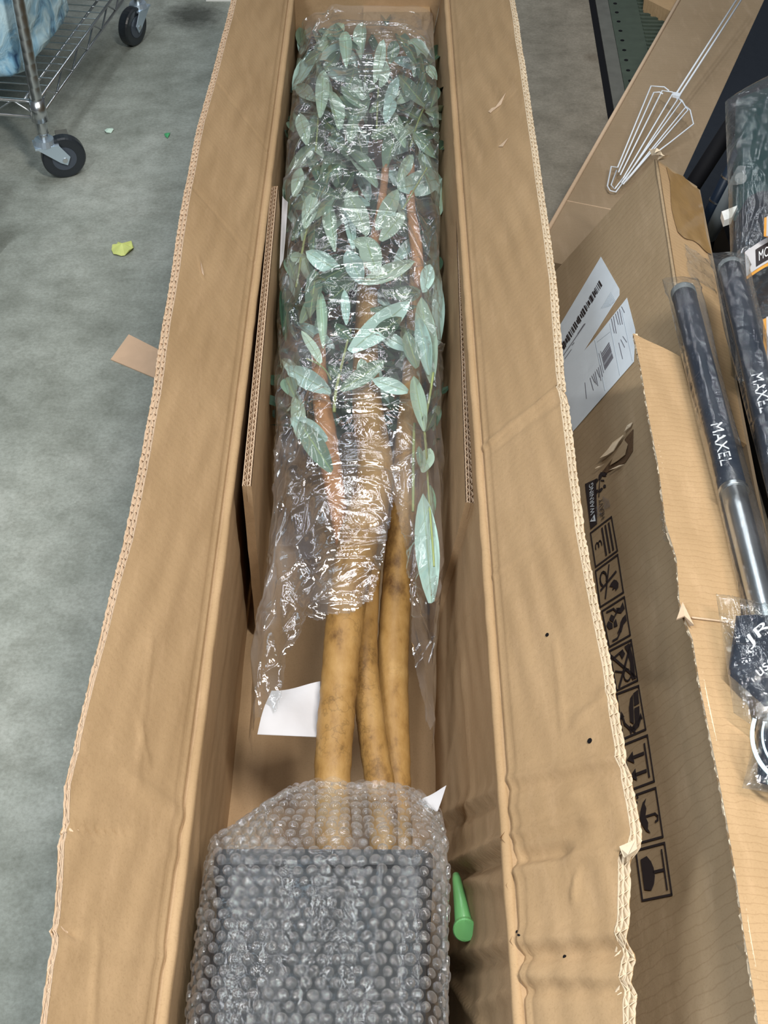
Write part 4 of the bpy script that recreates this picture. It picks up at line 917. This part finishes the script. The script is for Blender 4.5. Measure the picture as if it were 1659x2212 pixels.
# torn away patch
def chunk(name, pts, mat, off, parent=b2): decal(name, [pts], mat, off, parent, th=.0008)
chunk('torn_patch', [(1369,928),(1368,975),(1352,1000),(1330,1012),(1312,1022),(1302,1020),(1318,1000),(1330,985),(1342,965),(1355,945)], M['torn'], .0006)
chunk('torn_patch', [(1352,952),(1360,962),(1354,985),(1338,998),(1322,1008),(1330,988),(1342,968)], M['printed'], .0030)
for pts in ([(1370,915),(1368,926),(1358,938),(1354,934),(1362,924)], [(1345,948),(1354,944),(1348,958),(1330,976),(1318,988),(1306,996),(1304,990),(1320,976),(1334,962)], [(1310,1004),(1300,1012),(1296,1018),(1303,1010)], [(1352,1006),(1338,1016),(1326,1022),(1342,1008)]):
    b = MB(); base = [AP(x, y, .003+.005*((i*7) % 3)/2) for i, (x, y) in enumerate(pts)]; b.prism(base, nA*.0012); b.build('torn_paper_curl', M['edge_pale'], b2)
# shipping labels with their print
l1 = decal('shipping_label', [[(1299,555),(1339,625),(1339,638),(1262,759),(1232,800),(1214,835),(1196,760),(1204,714)]], M['paper'], .0008, label='shipping label with a long barcode')
l2 = decal('shipping_label', [[(1356,644),(1374,713.6),(1371,782),(1239,933),(1214,815),(1287,732)]], M['paper'], .0013, label='address label with fine print')
random.seed(3)
b0 = Vector((1213.5,757)); b1_ = Vector((1299.5,612)); wv_ = Vector((6.5,11.5))
k = 0.0; D = []
while k < 1:
    w_ = random.choice([.006, .008, .012, .02, .03]); p = b0+(b1_-b0)*k; q2 = b0+(b1_-b0)*min(1, k+w_); h = 1.0 if random.random() < .75 else .7
    D.append([tuple(p-wv_*.5*h), tuple(q2-wv_*.5*h), tuple(q2+wv_*.5*h), tuple(p+wv_*.5*h)]); k += w_+random.choice([.008, .012, .02])
decal('barcode', D, M['ink'], .0015, l1)
D = stroke(ident, [(1218,770),(1266,700)], 1.2)+stroke(ident, [(1222,776),(1236,756)], 1)+stroke(ident, [(1238,746),(1242,741)], 1)+stroke(ident, [(1250,722),(1264,701)], 1.4)
decal('small_print', D, M['ink_gray'], .0016, l1)
D = []
for k in range(7): D += stroke(ident, [(1300+k*3.2, 668-k*1), (1322-k*0+k*1.5, 632+k*3)], .45)
decal('small_print', D, M['ink_pale'], .0016, l1)
D = []
for k in range(7):
    o_ = Vector((1277+k*3.6, 818-k*4.6)); D += stroke(ident, [tuple(o_), tuple(o_+Vector((7-k*.3, (26, 14, 22, 30, 16, 28, 24)[k])))], 1.1)
D += stroke(ident, [(1266,828),(1269,862)], 1)+stroke(ident, [(1296,764),(1306,806)], .8)+stroke(ident, [(1300,760),(1309,800)], .8)
decal('small_print', D, M['ink_gray'], .0018, l2)
D = []
for k in range(6):
    o_ = Vector((1323+k*4.4, 690-k*5.2)); D += stroke(ident, [tuple(o_), tuple(o_+Vector((6, (30, 36, 22, 28, 32, 12)[k])))], 1.3)
for k in range(3):
    o_ = Vector((1339+k*4.4, 742-k*7)); D += stroke(ident, [tuple(o_), tuple(o_+Vector((8, (34, 16, 12)[k])))], 1.2)
decal('small_print', D, M['ink_gray'], .0018, l2)
D = stroke(ident, [(1287,736),(1309,845)], .7)+stroke(ident, [(1319,700),(1341,812)], .7)+stroke(ident, [(1292,740),(1320,718)], .6)+stroke(ident, [(1345,672),(1368,780)], .6)
decal('ruled_line', D, M['ink_pale'], .0017, l2)
A0, A1, A2, A3 = Vector((1302,764)), Vector((1318,740)), Vector((1327,774)), Vector((1310,800)); D = []
t = 0.0; random.seed(5)
while t < 1:
    w_ = random.choice([.03, .05, .08]); t1 = min(1, t+w_)
    D.append([tuple(A1*(1-t)+A2*t), tuple(A1*(1-t1)+A2*t1), tuple(A0*(1-t1)+A3*t1), tuple(A0*(1-t)+A3*t)]); t += w_+random.choice([.02, .04])
decal('barcode', D, M['ink_gray'], .0018, l2)

# ------------------------------------------------------------------ goods on the far side of the printed carton
def axis_tube(name, parts_, label, cat, group=None, film_r=None, film_ext=(0, 0), txt=None):
    """parts_: list of (partname, pA, pB, rA, rB, mat)"""
    o = thing(name, label, cat, tuple(parts_[0][1]), group)
    for (nm, pa, pb, ra, rb, mt_) in parts_:
        b = MB(); b.tube([pa+(pb-pa)*k/8 for k in range(9)], [ra+(rb-ra)*k/8 for k in range(9)], 22); ob = b.build(nm, mt_, o, smooth=True)
        ob.data.polygons.foreach_set('use_smooth', [len(p.vertices) == 4 for p in ob.data.polygons])
    return o
CC = Vector((0, 0, CAMZ))
def sleeve_tube(pa, pb, r, seed, owner, ext0=.03, ext1=.02):
    """loose clear sleeve round a tube"""
    r_ = random.Random(seed); d_ = (pb-pa).normalized(); a = pa-d_*ext0; L_ = (pb-pa).length+ext0+ext1
    up_ = Vector((0, 0, 1)); sx_ = d_.cross(up_).normalized(); uz = sx_.cross(d_)
    n, m = 70, 36; cr = [(r_.uniform(0, 1), r_.uniform(0, 6.3), r_.uniform(-1.5, 1.5), r_.uniform(.002, .004)) for _ in range(18)]
    V = []
    for i in range(n):
        t = i/(n-1); taper = min(1, .30+t/.05*.7) if t < .05 else 1
        for j in range(m):
            th_ = 2*math.pi*j/m; rr = r*1.10+.0012*math.sin(5*th_+9*t)
            for (c0, th0, sl_, h_) in cr:
                dd = math.atan2(math.sin(th_-th0-sl_*(t-c0)), math.cos(th_-th0-sl_*(t-c0))); rr += h_*math.exp(-(dd/.16)**2)*max(0, 1-abs(t-c0)*3)
            flat = 1.18 if t >= .05 else 1.35
            V.append(a+d_*L_*t+sx_*math.cos(th_)*rr*flat+uz*math.sin(th_)*rr*taper)
    F = [(i*m+j, i*m+(j+1) % m, (i+1)*m+(j+1) % m, (i+1)*m+j) for i in range(n-1) for j in range(m)]
    return mesh('clear_sleeve', V, F, M['film2'], owner, smooth=True)
def dirtext(s, pa, pb, r, ta, tb, hgt, flip, owner, yaw=0.0):
    d_ = (pb-pa).normalized(); mid = pa+(pb-pa)*(ta+tb)/2; v = (CC-mid); v = (v-d_*v.dot(d_)).normalized(); sx_ = d_.cross(v)
    L_ = (pb-pa).length
    def mf(u, t):
        s_ = ta+(tb-ta)*u; an_ = yaw+(t-.5)*hgt/r*flip; return pa+d_*L_*s_+(v*math.cos(an_)+sx_*math.sin(an_))*(r+.0008)
    return text3('lettering', s, None, None, None, M['print_white'], owner, mapf=mf)
p0, p1, p2 = P(1476, 632, .415), P(1583, 1052, .41), P(1658, 1350, .40)
d_ = (p2-p0).normalized()
r1 = .0165
pm = p0+d_*((p1-p0).length)
t1 = axis_tube('wrapped_pole', [('cap', p0-d_*.001, p0+d_*.010, r1*1.05, r1*1.05, M['greytube']), ('body', p0+d_*.010, pm, r1, r1*.98, M['navy']), ('collar', pm, pm+d_*.006, r1*1.08, r1*1.08, M['chrome']), ('chrome_section', pm+d_*.006, p2+d_*.05, r1*.9, r1*.9, M['chrome'])],
               'dark navy pole with a chrome lower end in clear sleeve, nearer of the two poles', 'pole')
sleeve_tube(p0, p2+d_*.05, r1, 4, t1)
Lp = (pm-p0).length
dirtext('MAXEL', p0, pm, r1, .90, 1.0-.15, .013, 1, t1) if 0 else dirtext('MAXEL', p0, pm, r1, .74, .93, .014, -1, t1)
e0, e1 = P(1578, 578, .425), P(1685, 1010, .42); d_ = (e1-e0).normalized()
t2 = axis_tube('wrapped_pole', [('cap', e0-d_*.001, e0+d_*.008, r1*1.08, r1*1.08, M['greytube']), ('body', e0+d_*.008, e1, r1*1.05, r1*1.05, M['navy']), ('lower_section', e1, e1+d_*.25, r1*1.12, r1*1.12, M['navy'])],
               'dark navy pole in clear sleeve beside the label cards, farther of the two poles', 'pole')
sleeve_tube(e0, e1+d_*.25, r1*1.06, 9, t2)
dirtext('MAXEL', e0, e1, r1*1.05, .62, .80, .014, -1, t2)

# dark tub added to give the gap under the goods its shaded depth
tb = thing('gap_shade_tub', 'added dark tub for the shaded gap behind the printed carton, under the wrapped goods', 'tote', (.85, 1.9, 0))
b = MB(); X0, X1, Ya, Yb, H = .60, 1.25, .75, 2.2, .18
b.box((X0, Ya, .001), (X1, Yb, .012)); b.box((X0, Ya, .01), (X0+.012, Yb, H)); b.box((X1-.012, Ya, .01), (X1, Yb, H)); b.box((X0, Ya, .01), (X1, Ya+.012, H)); b.box((X0, Yb-.012, .01), (X1, Yb, H)); b.build('tub', M['black'], tb)
def pillow(name, quad, th, mat, parent, seed, inset=0, crk=.004, n=34, label=None, mat2=None):
    """quad px+z corners; puffy bag"""
    pts = [P(x, y, z) for x, y, z in quad]; r_ = np.random.default_rng(seed)
    cr = [(r_.uniform(0, 1), r_.uniform(0, 1), r_.uniform(0, np.pi), r_.uniform(.01, .03), r_.uniform(-1, 1)) for _ in range(46)]
    def base(u, v): return pts[0]*(1-u)*(1-v)+pts[1]*u*(1-v)+pts[2]*u*v+pts[3]*(1-u)*v
    nn = (pts[1]-pts[0]).cross(pts[3]-pts[0]).normalized(); nn = nn if nn.z > 0 else -nn
    def fn(u, v, sgn=1):
        uu, vv = inset+(1-2*inset)*u, inset+(1-2*inset)*v
        h = (max(0, 16*u*(1-u)*v*(1-v)))**.35
        k = 0
        for (cu, cv, a, w_, s_) in cr:
            dist = abs(-(u-cu)*math.sin(a)+(v-cv)*math.cos(a)); al = abs((u-cu)*math.cos(a)+(v-cv)*math.sin(a)); k += s_*max(0, 1-dist/w_)*max(0, 1-al/.35)
        return base(uu, vv)+nn*(sgn*th*h+crk*k*(.3+h))
    V, F = grid(n, n, fn); V2, F2 = grid(n, n, lambda u, v: fn(u, v, -.6)); b = MB(); b.add(V, F); b.add(V2, [f[::-1] for f in F2])
    return b.build(name, mat, parent, smooth=True, label=label)
# bag with teal contents, upper right
g1 = thing('wrapped_goods_bag', 'clear bag holding dark teal goods, behind the taped box corner', 'bag', tuple(P(1620, 330, .30)))
pillow('contents', [(1580,480,.32),(1740,420,.33),(1760,170,.36),(1590,215,.38)], .035, M['teal'], g1, 2)
pillow('dark_contents', [(1585,600,.30),(1720,620,.30),(1730,400,.33),(1590,380,.33)], .03, M['dark_goods_gap'], g1, 12)
pillow('bag_film', [(1578,560,.34),(1760,600,.34),(1790,110,.41),(1566,220,.41)], .045, M['film2'], g1, 3, crk=.007, n=60)
g2 = thing('wrapped_goods_bag', 'crumpled clear bag with dark goods under the orange edged label cards', 'bag', tuple(P(1630, 680, .31)))
pillow('contents', [(1590,800,.33),(1760,860,.33),(1760,560,.33),(1600,560,.33)], .02, M['dark_goods_gap'], g2, 5)
pillow('bag_film', [(1588,820,.35),(1780,880,.35),(1780,520,.36),(1592,540,.35)], .03, M['film2'], g2, 6, crk=.008, n=60)
def card(nm, label, quad, parts_, z=.0, warp=.004):
    pts = [P(x, y, zz) for x, y, zz in quad]; o = thing(nm, label, 'label card', tuple(pts[0]))
    nn = (pts[1]-pts[0]).cross(pts[3]-pts[0]).normalized(); nn = nn if nn.z > 0 else -nn
    f = lambda u, v, off=0: pts[0]*(1-u)*(1-v)+pts[1]*u*(1-v)+pts[2]*u*v+pts[3]*(1-u)*v+nn*(off+warp*math.sin(math.pi*u))
    def patch(n_, u0, v0, u1, v1, mt_, off):
        V, F = grid(10, 3, lambda a, c: f(u0+(u1-u0)*a, v0+(v1-v0)*c, off)); V2 = [v-nn*.0006 for v in V]; b = MB(); b.add(V, F); b.add(V2, [q_[::-1] for q_ in F]); b.build(n_, mt_, o, smooth=True)
    patch('card', 0, 0, 1, 1, M['orange'], 0); patch('white_field', .0, .10, 1, 1, M['paper_in'], .0012); 
    return o, f, patch
o_, f_, patch = card('label_card', 'curved white label card with an orange edge and a black logo block', [(1612,604,.40),(1690,560,.41),(1690,500,.42),(1609,545,.41)], None)
patch('black_block', .26, .18, .9, .80, M['ink'], .002)
text3('lettering', 'MOX', None, None, None, M['print_white'], o_, mapf=lambda u, t: f_(.34+.42*u, .30+.34*t, .0032))
o_, f_, patch = card('label_card', 'white label card with an orange edge lying beside the farther pole', [(1650,800,.40),(1648,690,.41),(1720,655,.42),(1722,770,.41)], None, warp=.0)
text3('lettering', 'SIMP', None, None, None, M['ink'], o_, mapf=lambda u, t: f_(.12+.75*u, .38-.26*t+.0, .0025) if 0 else f_(.12+.72*u, .16+.2*t, .0025))
o_, f_, patch = card('label_card', 'small white label card with a wide orange edge at the right of the bag', [(1651,470,.44),(1650,510,.44),(1700,520,.44),(1700,460,.44)], None, warp=0)
# dark and grey tubes sticking up behind the taped corner
for (xa, ya_, xb, yb_, wpx, mt_, lb) in ((1528,470,1598,330,26,'navy','slim dark tube with pale rings sticking out behind the taped corner'),(1548,480,1606,370,30,'greytube','stout grey tube lying below the slim dark tube'),(1500,395,1600,240,34,'black','thick black tube against the leaning brown box'),
                                        (1570,440,1600,385,22,'greytube','short grey tube end beside the teal bag')):
    pa, pb = P(xa, ya_, .24), P(xb, yb_, .36); dep = (pa-CC).length; r_ = wpx/2*dep/FPX; dd = (pb-pa).normalized()
    o = thing('packed_tube', lb, 'tube', tuple(pa)); b = MB(); b.tube([pa-dd*.04, pa-dd*.038, pb], [r_*.9, r_, r_], 18); ob = b.build('body', M[mt_], o, smooth=True); ob.data.polygons.foreach_set('use_smooth', [len(p.vertices) == 4 for p in ob.data.polygons])
    if mt_ == 'navy':
        for k in (.25, .62): b = MB(); b.tube([pa+(pb-pa)*k, pa+(pb-pa)*k+dd*.003], r_*1.08, 18); b.build('ring', M['chrome'], o)
b = MB(); q = [P(1556,471,.33), P(1590,458,.34), P(1578,484,.33), P(1562,490,.33)]; b.prism(q, (0, 0, .012)); tag(b.build('white_block', M['white']), 'small white plastic piece showing in the black gap', 'plastic piece')
# gap at the leaning box: its shade is a dark slab, built below


# bag with script lettering, lower right, and bag with pale blue arcs
g3 = thing('clear_parts_bag', 'clear bag with a dark navy part and white script print on the torn flap', 'bag', tuple(P(1600, 1400, .40)))
pillow('dark_part', [(1572,1455,.402),(1690,1560,.40),(1720,1330,.41),(1590,1330,.41)], .012, M['navy'], g3, 8, crk=.003)
pillow('bag_film', [(1585,1540,.405),(1730,1640,.405),(1730,1330,.425),(1546,1282,.42)], .018, M['film2'], g3, 7, crk=.006, n=60)
def flat_on(z, br, tr, left, s, mat, owner, zz=0):
    o3 = P(*br, z); x3 = P(*tr, z)-o3; y3 = P(br[0]+left[0], br[1]+left[1], z)-o3; return text3('lettering', s, o3, x3, y3, mat, owner)
flat_on(.43, (1618,1398), (1668,1352), (-13,-18), 'JR', M['print_white'], g3)
flat_on(.43, (1642,1462), (1686,1420), (-10,-13), 'user', M['print_white'], g3)
g4 = thing('clear_parts_bag', 'clear bag with pale blue curved bands at the lower right', 'bag', tuple(P(1640, 1640, .40)))
pillow('dark_part', [(1635,1690,.402),(1760,1720,.40),(1760,1560,.402),(1640,1575,.402)], .010, M['navy'], g4, 18, crk=.002)
pillow('bag_film', [(1603,1702,.405),(1790,1735,.405),(1790,1520,.41),(1640,1545,.415)], .014, M['film2'], g4, 17, crk=.005, n=50)
for k, r_ in enumerate((120, 96)):
    b = MB(); c = (1740, 1588); w_ = (9, 5)[k]
    for i in range(14):
        a0_, a1_ = math.radians(100+i*7), math.radians(107+i*7)
        b.prism([P(c[0]+rr*math.cos(a), c[1]+rr*math.sin(a)*.98, .425) for rr, a in ((r_, a0_), (r_, a1_), (r_-w_, a1_), (r_-w_, a0_))], (0, 0, .0006))
    b.build('curved_band', M['script'], g4)

# ------------------------------------------------------------------ leaning brown boxes at the back and the wire holder on one
pz = .06
qa, qb, qc, qd = P(1182, 500, pz), P(1478, -20, pz), P(1668, 60, pz), P(1418, 470, pz)
bx = thing('flat_brown_box', 'flat brown box lying askew behind the printed carton under the white wire holder', 'box', tuple((qa+qd)/2-Vector((0, 0, pz))))
e_l = (qb-qa).normalized(); e_w = Vector((e_l.y, -e_l.x, 0)); wid = (qc-qa).dot(e_w); wid = max(wid, .2)
k0 = qa-e_l*.10; k1 = qb+e_l*.5
b = MB(); b.prism([k0, k1, k1+e_w*wid, k0+e_w*wid], (0, 0, -pz+.002)); b.build('carton_body', M['box3'], bx)
bpk = qd+e_w*.015; bpk.z = .005
b = MB(); b.prism([bpk-e_l*.02, bpk+e_l*1.5, bpk+e_l*1.5+e_w*.4, bpk-e_l*.02+e_w*.12], (0, 0, .06)); tag(b.build('gap_shade_slab', M['dark_goods_gap']), 'added dark slab for the shade in the gap beside the flat brown box', 'pack')  # slab added to darken the gap where bare floor would show
sc = P(1217, 432, pz); b = MB(); b.tube([sc-e_w*.0, sc+e_w*.12], .0011, 5); b.build('score_line', M['edge'], bx)
b = MB(); b.tube([k0+Vector((0, 0, .001)), k1+Vector((0, 0, .001))], .0045, 6); b.build('folded_edge', M['edge'], bx, smooth=True)
b3 = thing('brown_box', 'brown box corner showing at the back beyond the ribbed mat', 'box', tuple(P(1440, -30, .0)))
u0 = P(1392, -4, .04); b = MB(); b.prism([u0, P(1448, 24, .04), P(1520, -60, .04), P(1400, -130, .04)], (0, 0, -.038)); b.build('carton_body', M['flap2'], b3)
tag(MB().box(tuple(P(445, 3, 0)), tuple(P(445, 3, 0)+Vector((.10, .05, .03)))).build('white_board', M['white']), 'white board edge on the floor at the top beside the carton flap', 'board')

zW = .068
wh = thing('wire_display_holder', 'white wire holder with a fan of bent prongs lying on the flat brown box', 'wire holder', tuple(P(1465, 205, zW)))
def wpath(pts, r=.0016, nm='prong', lab=None):
    b = MB(); b.tube([P(x, y, z) for x, y, z in pts], r, 6); b.build(nm, M['wire'], wh, smooth=True, label=lab)
zf = .115
wpath([(1459,205,zf),(1592,-2,zf+.05)], .0022, 'handle_wire'); wpath([(1466,208,zf),(1601,0,zf+.05)], .0022, 'handle_wire'); wpath([(1592,-2,zf+.05),(1597,-7,zf+.05),(1601,0,zf+.05)], .0022, 'handle_wire')
b = MB(); c = P(1462, 206, zf); dd = (P(1592, -2, zf+.05)-c).normalized(); b.obox(c, dd*.006, dd.cross(Vector((0, 0, 1)))*.008, (0, 0, .003)); b.build('weld_block', M['wire'], wh)
tips = [(1334,362),(1336,372),(1340,378),(1346,385),(1350,388),(1343,395),(1346,398),(1352,392)]
tops = [[(1406,186),(1435,188),(1445,196)], [(1412,200),(1425,199),(1432,203)], [(1430,196),(1452,199),(1460,203)], [(1453,202),(1460,205)], [(1463,216),(1462,210)], [(1472,219),(1466,213)], [(1481,232),(1473,217),(1464,212)], [(1486,238),(1480,229),(1474,218)]]
for (tx, ty), tp in zip(tips, tops):
    pts = [(tx, ty, zW+.01)]+[(x, y, zf-.004) for x, y in tp]; wpath(pts)
wpath([(1412,334,.08),(1447,308,.09),(1498,268,zf-.006),(1491,238,zf-.004),(1482,230,zf-.004)])
wpath([(1334,362,zW+.01),(1320,360,zW+.012),(1312,402,zW+.004),(1318,412,zW+.004),(1330,415,zW+.004),(1350,388,zW+.01)])
wpath([(1332,368,zW+.01),(1320,400,zW+.004),(1328,408,zW+.004),(1348,382,zW+.01)])

# ------------------------------------------------------------------ wire shelf cart, upper left
W1 = P(93, 292, .10); W1.z = 0
foot1 = P(128, 380, 0); foot2 = P(322, 80, 0)
axisB = (foot2-foot1).normalized(); Lb = (foot2-foot1).length+.0; axisA = Vector((-axisB.y, axisB.x, 0)); axisA = axisA if axisA.x < 0 else -axisA
W2 = W1+axisB*Lb; La = 1.15
rk = thing('wire_shelf_cart', 'chrome wire shelf cart on swivel casters loaded with pale blue wrapped goods', 'cart', tuple(W1))
posts = [W1, W2, W1+axisA*La, W2+axisA*La]
for i, p in enumerate(posts):
    b = MB(); zz = np.arange(.105, .95, .025)
    pts = []; R = []
    for z_ in zz: pts += [p+Vector((0, 0, z_)), p+Vector((0, 0, z_+.003)), p+Vector((0, 0, z_+.006)), p+Vector((0, 0, z_+.009))]; R += [.0125, .0121, .0121, .0125]
    b.tube(pts, R, 16); b.build('post', M['chrome'], rk, smooth=True)
SH = .14
for zs in (SH,):
    for (a_, c_, nm) in ((W1, W2, 'side_rail'), (W1, W1+axisA*La, 'front_rail'), (W2, W2+axisA*La, 'back_rail'), (W1+axisA*La, W2+axisA*La, 'side_rail')):
        b = MB(); dn = Vector((0, 0, .034)); b.tube([a_+Vector((0, 0, zs)), c_+Vector((0, 0, zs))], .0032, 6); b.tube([a_+Vector((0, 0, zs))+dn, c_+Vector((0, 0, zs))+dn], .0032, 6)
        n = int((c_-a_).length/.05); zg = [a_+(c_-a_)*i/n+Vector((0, 0, zs+(0.034 if i % 2 else 0))) for i in range(n+1)]; b.tube(zg, .0022, 5); b.build(nm, M['chrome'], rk, smooth=True)
    b = MB(); n = int(Lb/.032)
    for i in range(n+1): s_ = W1+axisB*(Lb*i/n)+Vector((0, 0, zs+.038)); b.tube([s_, s_+axisA*La], .0016, 5)
    b.build('deck_wire', M['chrome'], rk, kind='stuff')
    for k in (0, .3, .6, .9):
        b = MB(); s_ = W1+axisA*(.03+La*k)+Vector((0, 0, zs+.034)); b.tube([s_, s_+axisB*Lb], .003, 6); b.build('cross_wire', M['chrome'], rk, smooth=True)
    for p in posts: b = MB(); b.tube([p+Vector((0, 0, zs-.006)), p+Vector((0, 0, zs+.04))], [.0175, .0155], 14); b.build('corner_collar', M['chrome'], rk, smooth=True)
def caster(top, swivel, parent, wr=.046, hz=.10):
    """top: stem point on the post axis, swivel: heading of the trailing wheel"""
    h = Vector((math.cos(swivel), math.sin(swivel), 0)); sd = Vector((-h.y, h.x, 0)); wc = top+h*.034; wc.z = wr
    c = thing('caster', None, None) if 0 else None
    b = MB(); b.tube([wc+sd*(-.013), wc+sd*(-.0125), wc+sd*(-.009), wc+sd*.009, wc+sd*.0125, wc+sd*.013], [wr*.86, wr*.94, wr, wr, wr*.94, wr*.86], 36); whl = b.build('wheel', M['rubber'], parent, smooth=False, label='black caster wheel')
    b = MB(); b.tube([wc-sd*.0145, wc+sd*.0145], wr*.56, 24); b.build('wheel_hub', M['hub'], whl)
    b = MB()
    for s_ in (-1, 1):
        o_ = sd*(.019*s_); tp = top+Vector((0, 0, hz-.018))
        b.prism([tp+o_-h*.022, tp+o_+h*.026, wc+o_+h*.012+Vector((0, 0, .006)), wc+o_+h*.004-Vector((0, 0, .012)), wc+o_-h*.010-Vector((0, 0, .004))], sd*(.0022*s_))
    fp = top+Vector((0, 0, hz-.02)); b.obox(fp+h*.002, h*.025, sd*.021, (0, 0, .0022)); b.tube([fp, fp+Vector((0, 0, .012))], [.024, .020], 18)
    fk = b.build('caster_fork', M['fork'], parent, label='bright zinc fork')
    b = MB(); b.tube([wc-sd*.023, wc+sd*.023], .0055, 10); b.build('axle', M['chrome'], fk)
    b = MB(); b.tube([fp+Vector((0, 0, .01)), top+Vector((0, 0, hz+.012))], .0095, 12); b.build('stem', M['chrome'], parent)
def head_to(post, foot): v = foot-post; return math.atan2(v.y, v.x)
caster(posts[0], math.radians(20), rk); caster(posts[1], math.radians(-115), rk)
caster(posts[2], math.radians(60), rk); caster(posts[3], math.radians(140), rk)
# brake tab
b = MB(); c = W1+Vector((.03, .035, .085)); b.obox(c, (.012, .004, 0), (-.004, .012, 0), (0, 0, .003)); b.build('brake_tab', M['steel'], rk)

def lump(name, label, cen, half, seed, group=None):
    r_ = np.random.default_rng(seed); ks = [(r_.normal(0, 5, 3), r_.uniform(0, 6.3), r_.uniform(.3, 1)) for _ in range(10)]; kf = [(r_.normal(0, 14, 3), r_.uniform(0, 6.3)) for _ in range(8)]
    nu, nv = 40, 56; V = []; F = []
    for i in range(nu):
        ph = math.pi*(i/(nu-1)-.5)
        for j in range(nv):
            th_ = 2*math.pi*j/nv; d3 = Vector((math.cos(ph)*math.cos(th_), math.cos(ph)*math.sin(th_), math.sin(ph)))
            s3 = Vector([math.copysign(abs(c)**.42, c) for c in d3]); k = 1+sum(a_*math.sin(float(np.dot(kk, d3))+p_) for kk, p_, a_ in ks)*.022-sum(abs(math.sin(float(np.dot(kk, d3))+p_)) for kk, p_ in kf)*.012
            q_ = axisA*(s3.x*half[0]*k)+axisB*(s3.y*half[1]*k)+Vector((0, 0, s3.z*half[2]*min(k, 1.0 if s3.z < 0 else 9))); V.append(cen+q_)
    for i in range(nu-1):
        for j in range(nv): F.append((i*nv+j, i*nv+(j+1) % nv, (i+1)*nv+(j+1) % nv, (i+1)*nv+j))
    return tag(mesh(name, V, F, M['blue'], None, smooth=True, origin=cen), label, 'bag', group)
zs = SH+.041
lump('wrapped_bale', 'pale blue plastic wrapped bale on the cart, nearest the front post', W1+axisA*.215+axisB*.20+Vector((0, 0, zs+.17)), (.203, .19, .17), 1)
lump('wrapped_bale', 'pale blue plastic wrapped bale on the cart, farther along the side rail', W1+axisA*.21+axisB*.53+Vector((0, 0, zs+.17)), (.198, .13, .17), 2)
lump('wrapped_bale', 'pale blue plastic wrapped bale at the left picture edge on the cart', W1+axisA*.66+axisB*.3+Vector((0, 0, zs+.17)), (.24, .27, .17), 3)

# second cart, only one caster in view at the left edge
ck = thing('platform_cart', 'low platform cart at the left picture edge, one zinc caster in view', 'cart', tuple(P(-60, 520, 0)))
pc = P(-14, 556, .0); 
caster(pc, math.radians(205), ck)
for dx, dy in ((-.5, -.1), (-.5, .5)): caster(pc+Vector((dx, dy, 0)), 1.2, ck)
b = MB(); b.box((pc.x-.56, pc.y-.2, .14), (pc.x-.02, pc.y+.12, .16)); b.box((pc.x-.56, pc.y+.1, .14), (pc.x-.3, pc.y+.6, .16)); b.build('platform', M['steel'], ck)

# ------------------------------------------------------------------ litter on the concrete
def scrap(name, label, cat, pts, mat, h=.003, z=.001):
    b = MB(); q_ = [P(x, y, z) for x, y in pts]; q_ = [p+Vector((0, 0, h*random.random())) for p in q_]; c_ = sum(q_, Vector())/len(q_)+Vector((0, 0, h))
    n = len(q_); b.add(q_+[c_]+[p-Vector((0, 0, .0006)) for p in q_], [(i, (i+1) % n, n) for i in range(n)]+[tuple(n+1+i for i in reversed(range(n)))]+[(i, n+1+i, n+1+(i+1) % n, (i+1) % n) for i in range(n)])
    return tag(b.build(name, mat, origin=c_*1), label, cat)
scrap('dried_leaf', 'curled yellow green leaf scrap lying on the concrete', 'leaf', [(241,541),(244,536),(252,532),(256,529),(262,528),(267,531),(273,530),(279,527),(285,529),(289,535),(288,543),(280,549),(270,553),(262,554),(252,552),(245,550)], M['leafy'], .010)
scrap('paper_scrap', 'tiny pale green scrap on the concrete nearer the cart', 'scrap', [(226,284),(232,279),(243,277),(246,282),(240,288),(230,289)], M['scrapp'], .004)
scrap('green_scrap', 'tiny bright green scrap on the concrete near the carton flap', 'scrap', [(355,290),(360,287),(368,288),(366,294),(362,299),(357,295)], M['scrapg'], .004)
q_ = [P(278, 722, .012), P(345, 756, .006), P(335, 816, .002), P(239, 776, .002)]
b = MB(); b.prism(q_, (0, 0, -.0018)); tag(b.build('card_scrap', M['scrapc']), 'tan rectangle of cardboard on the concrete partly under the left flap', 'cardboard')
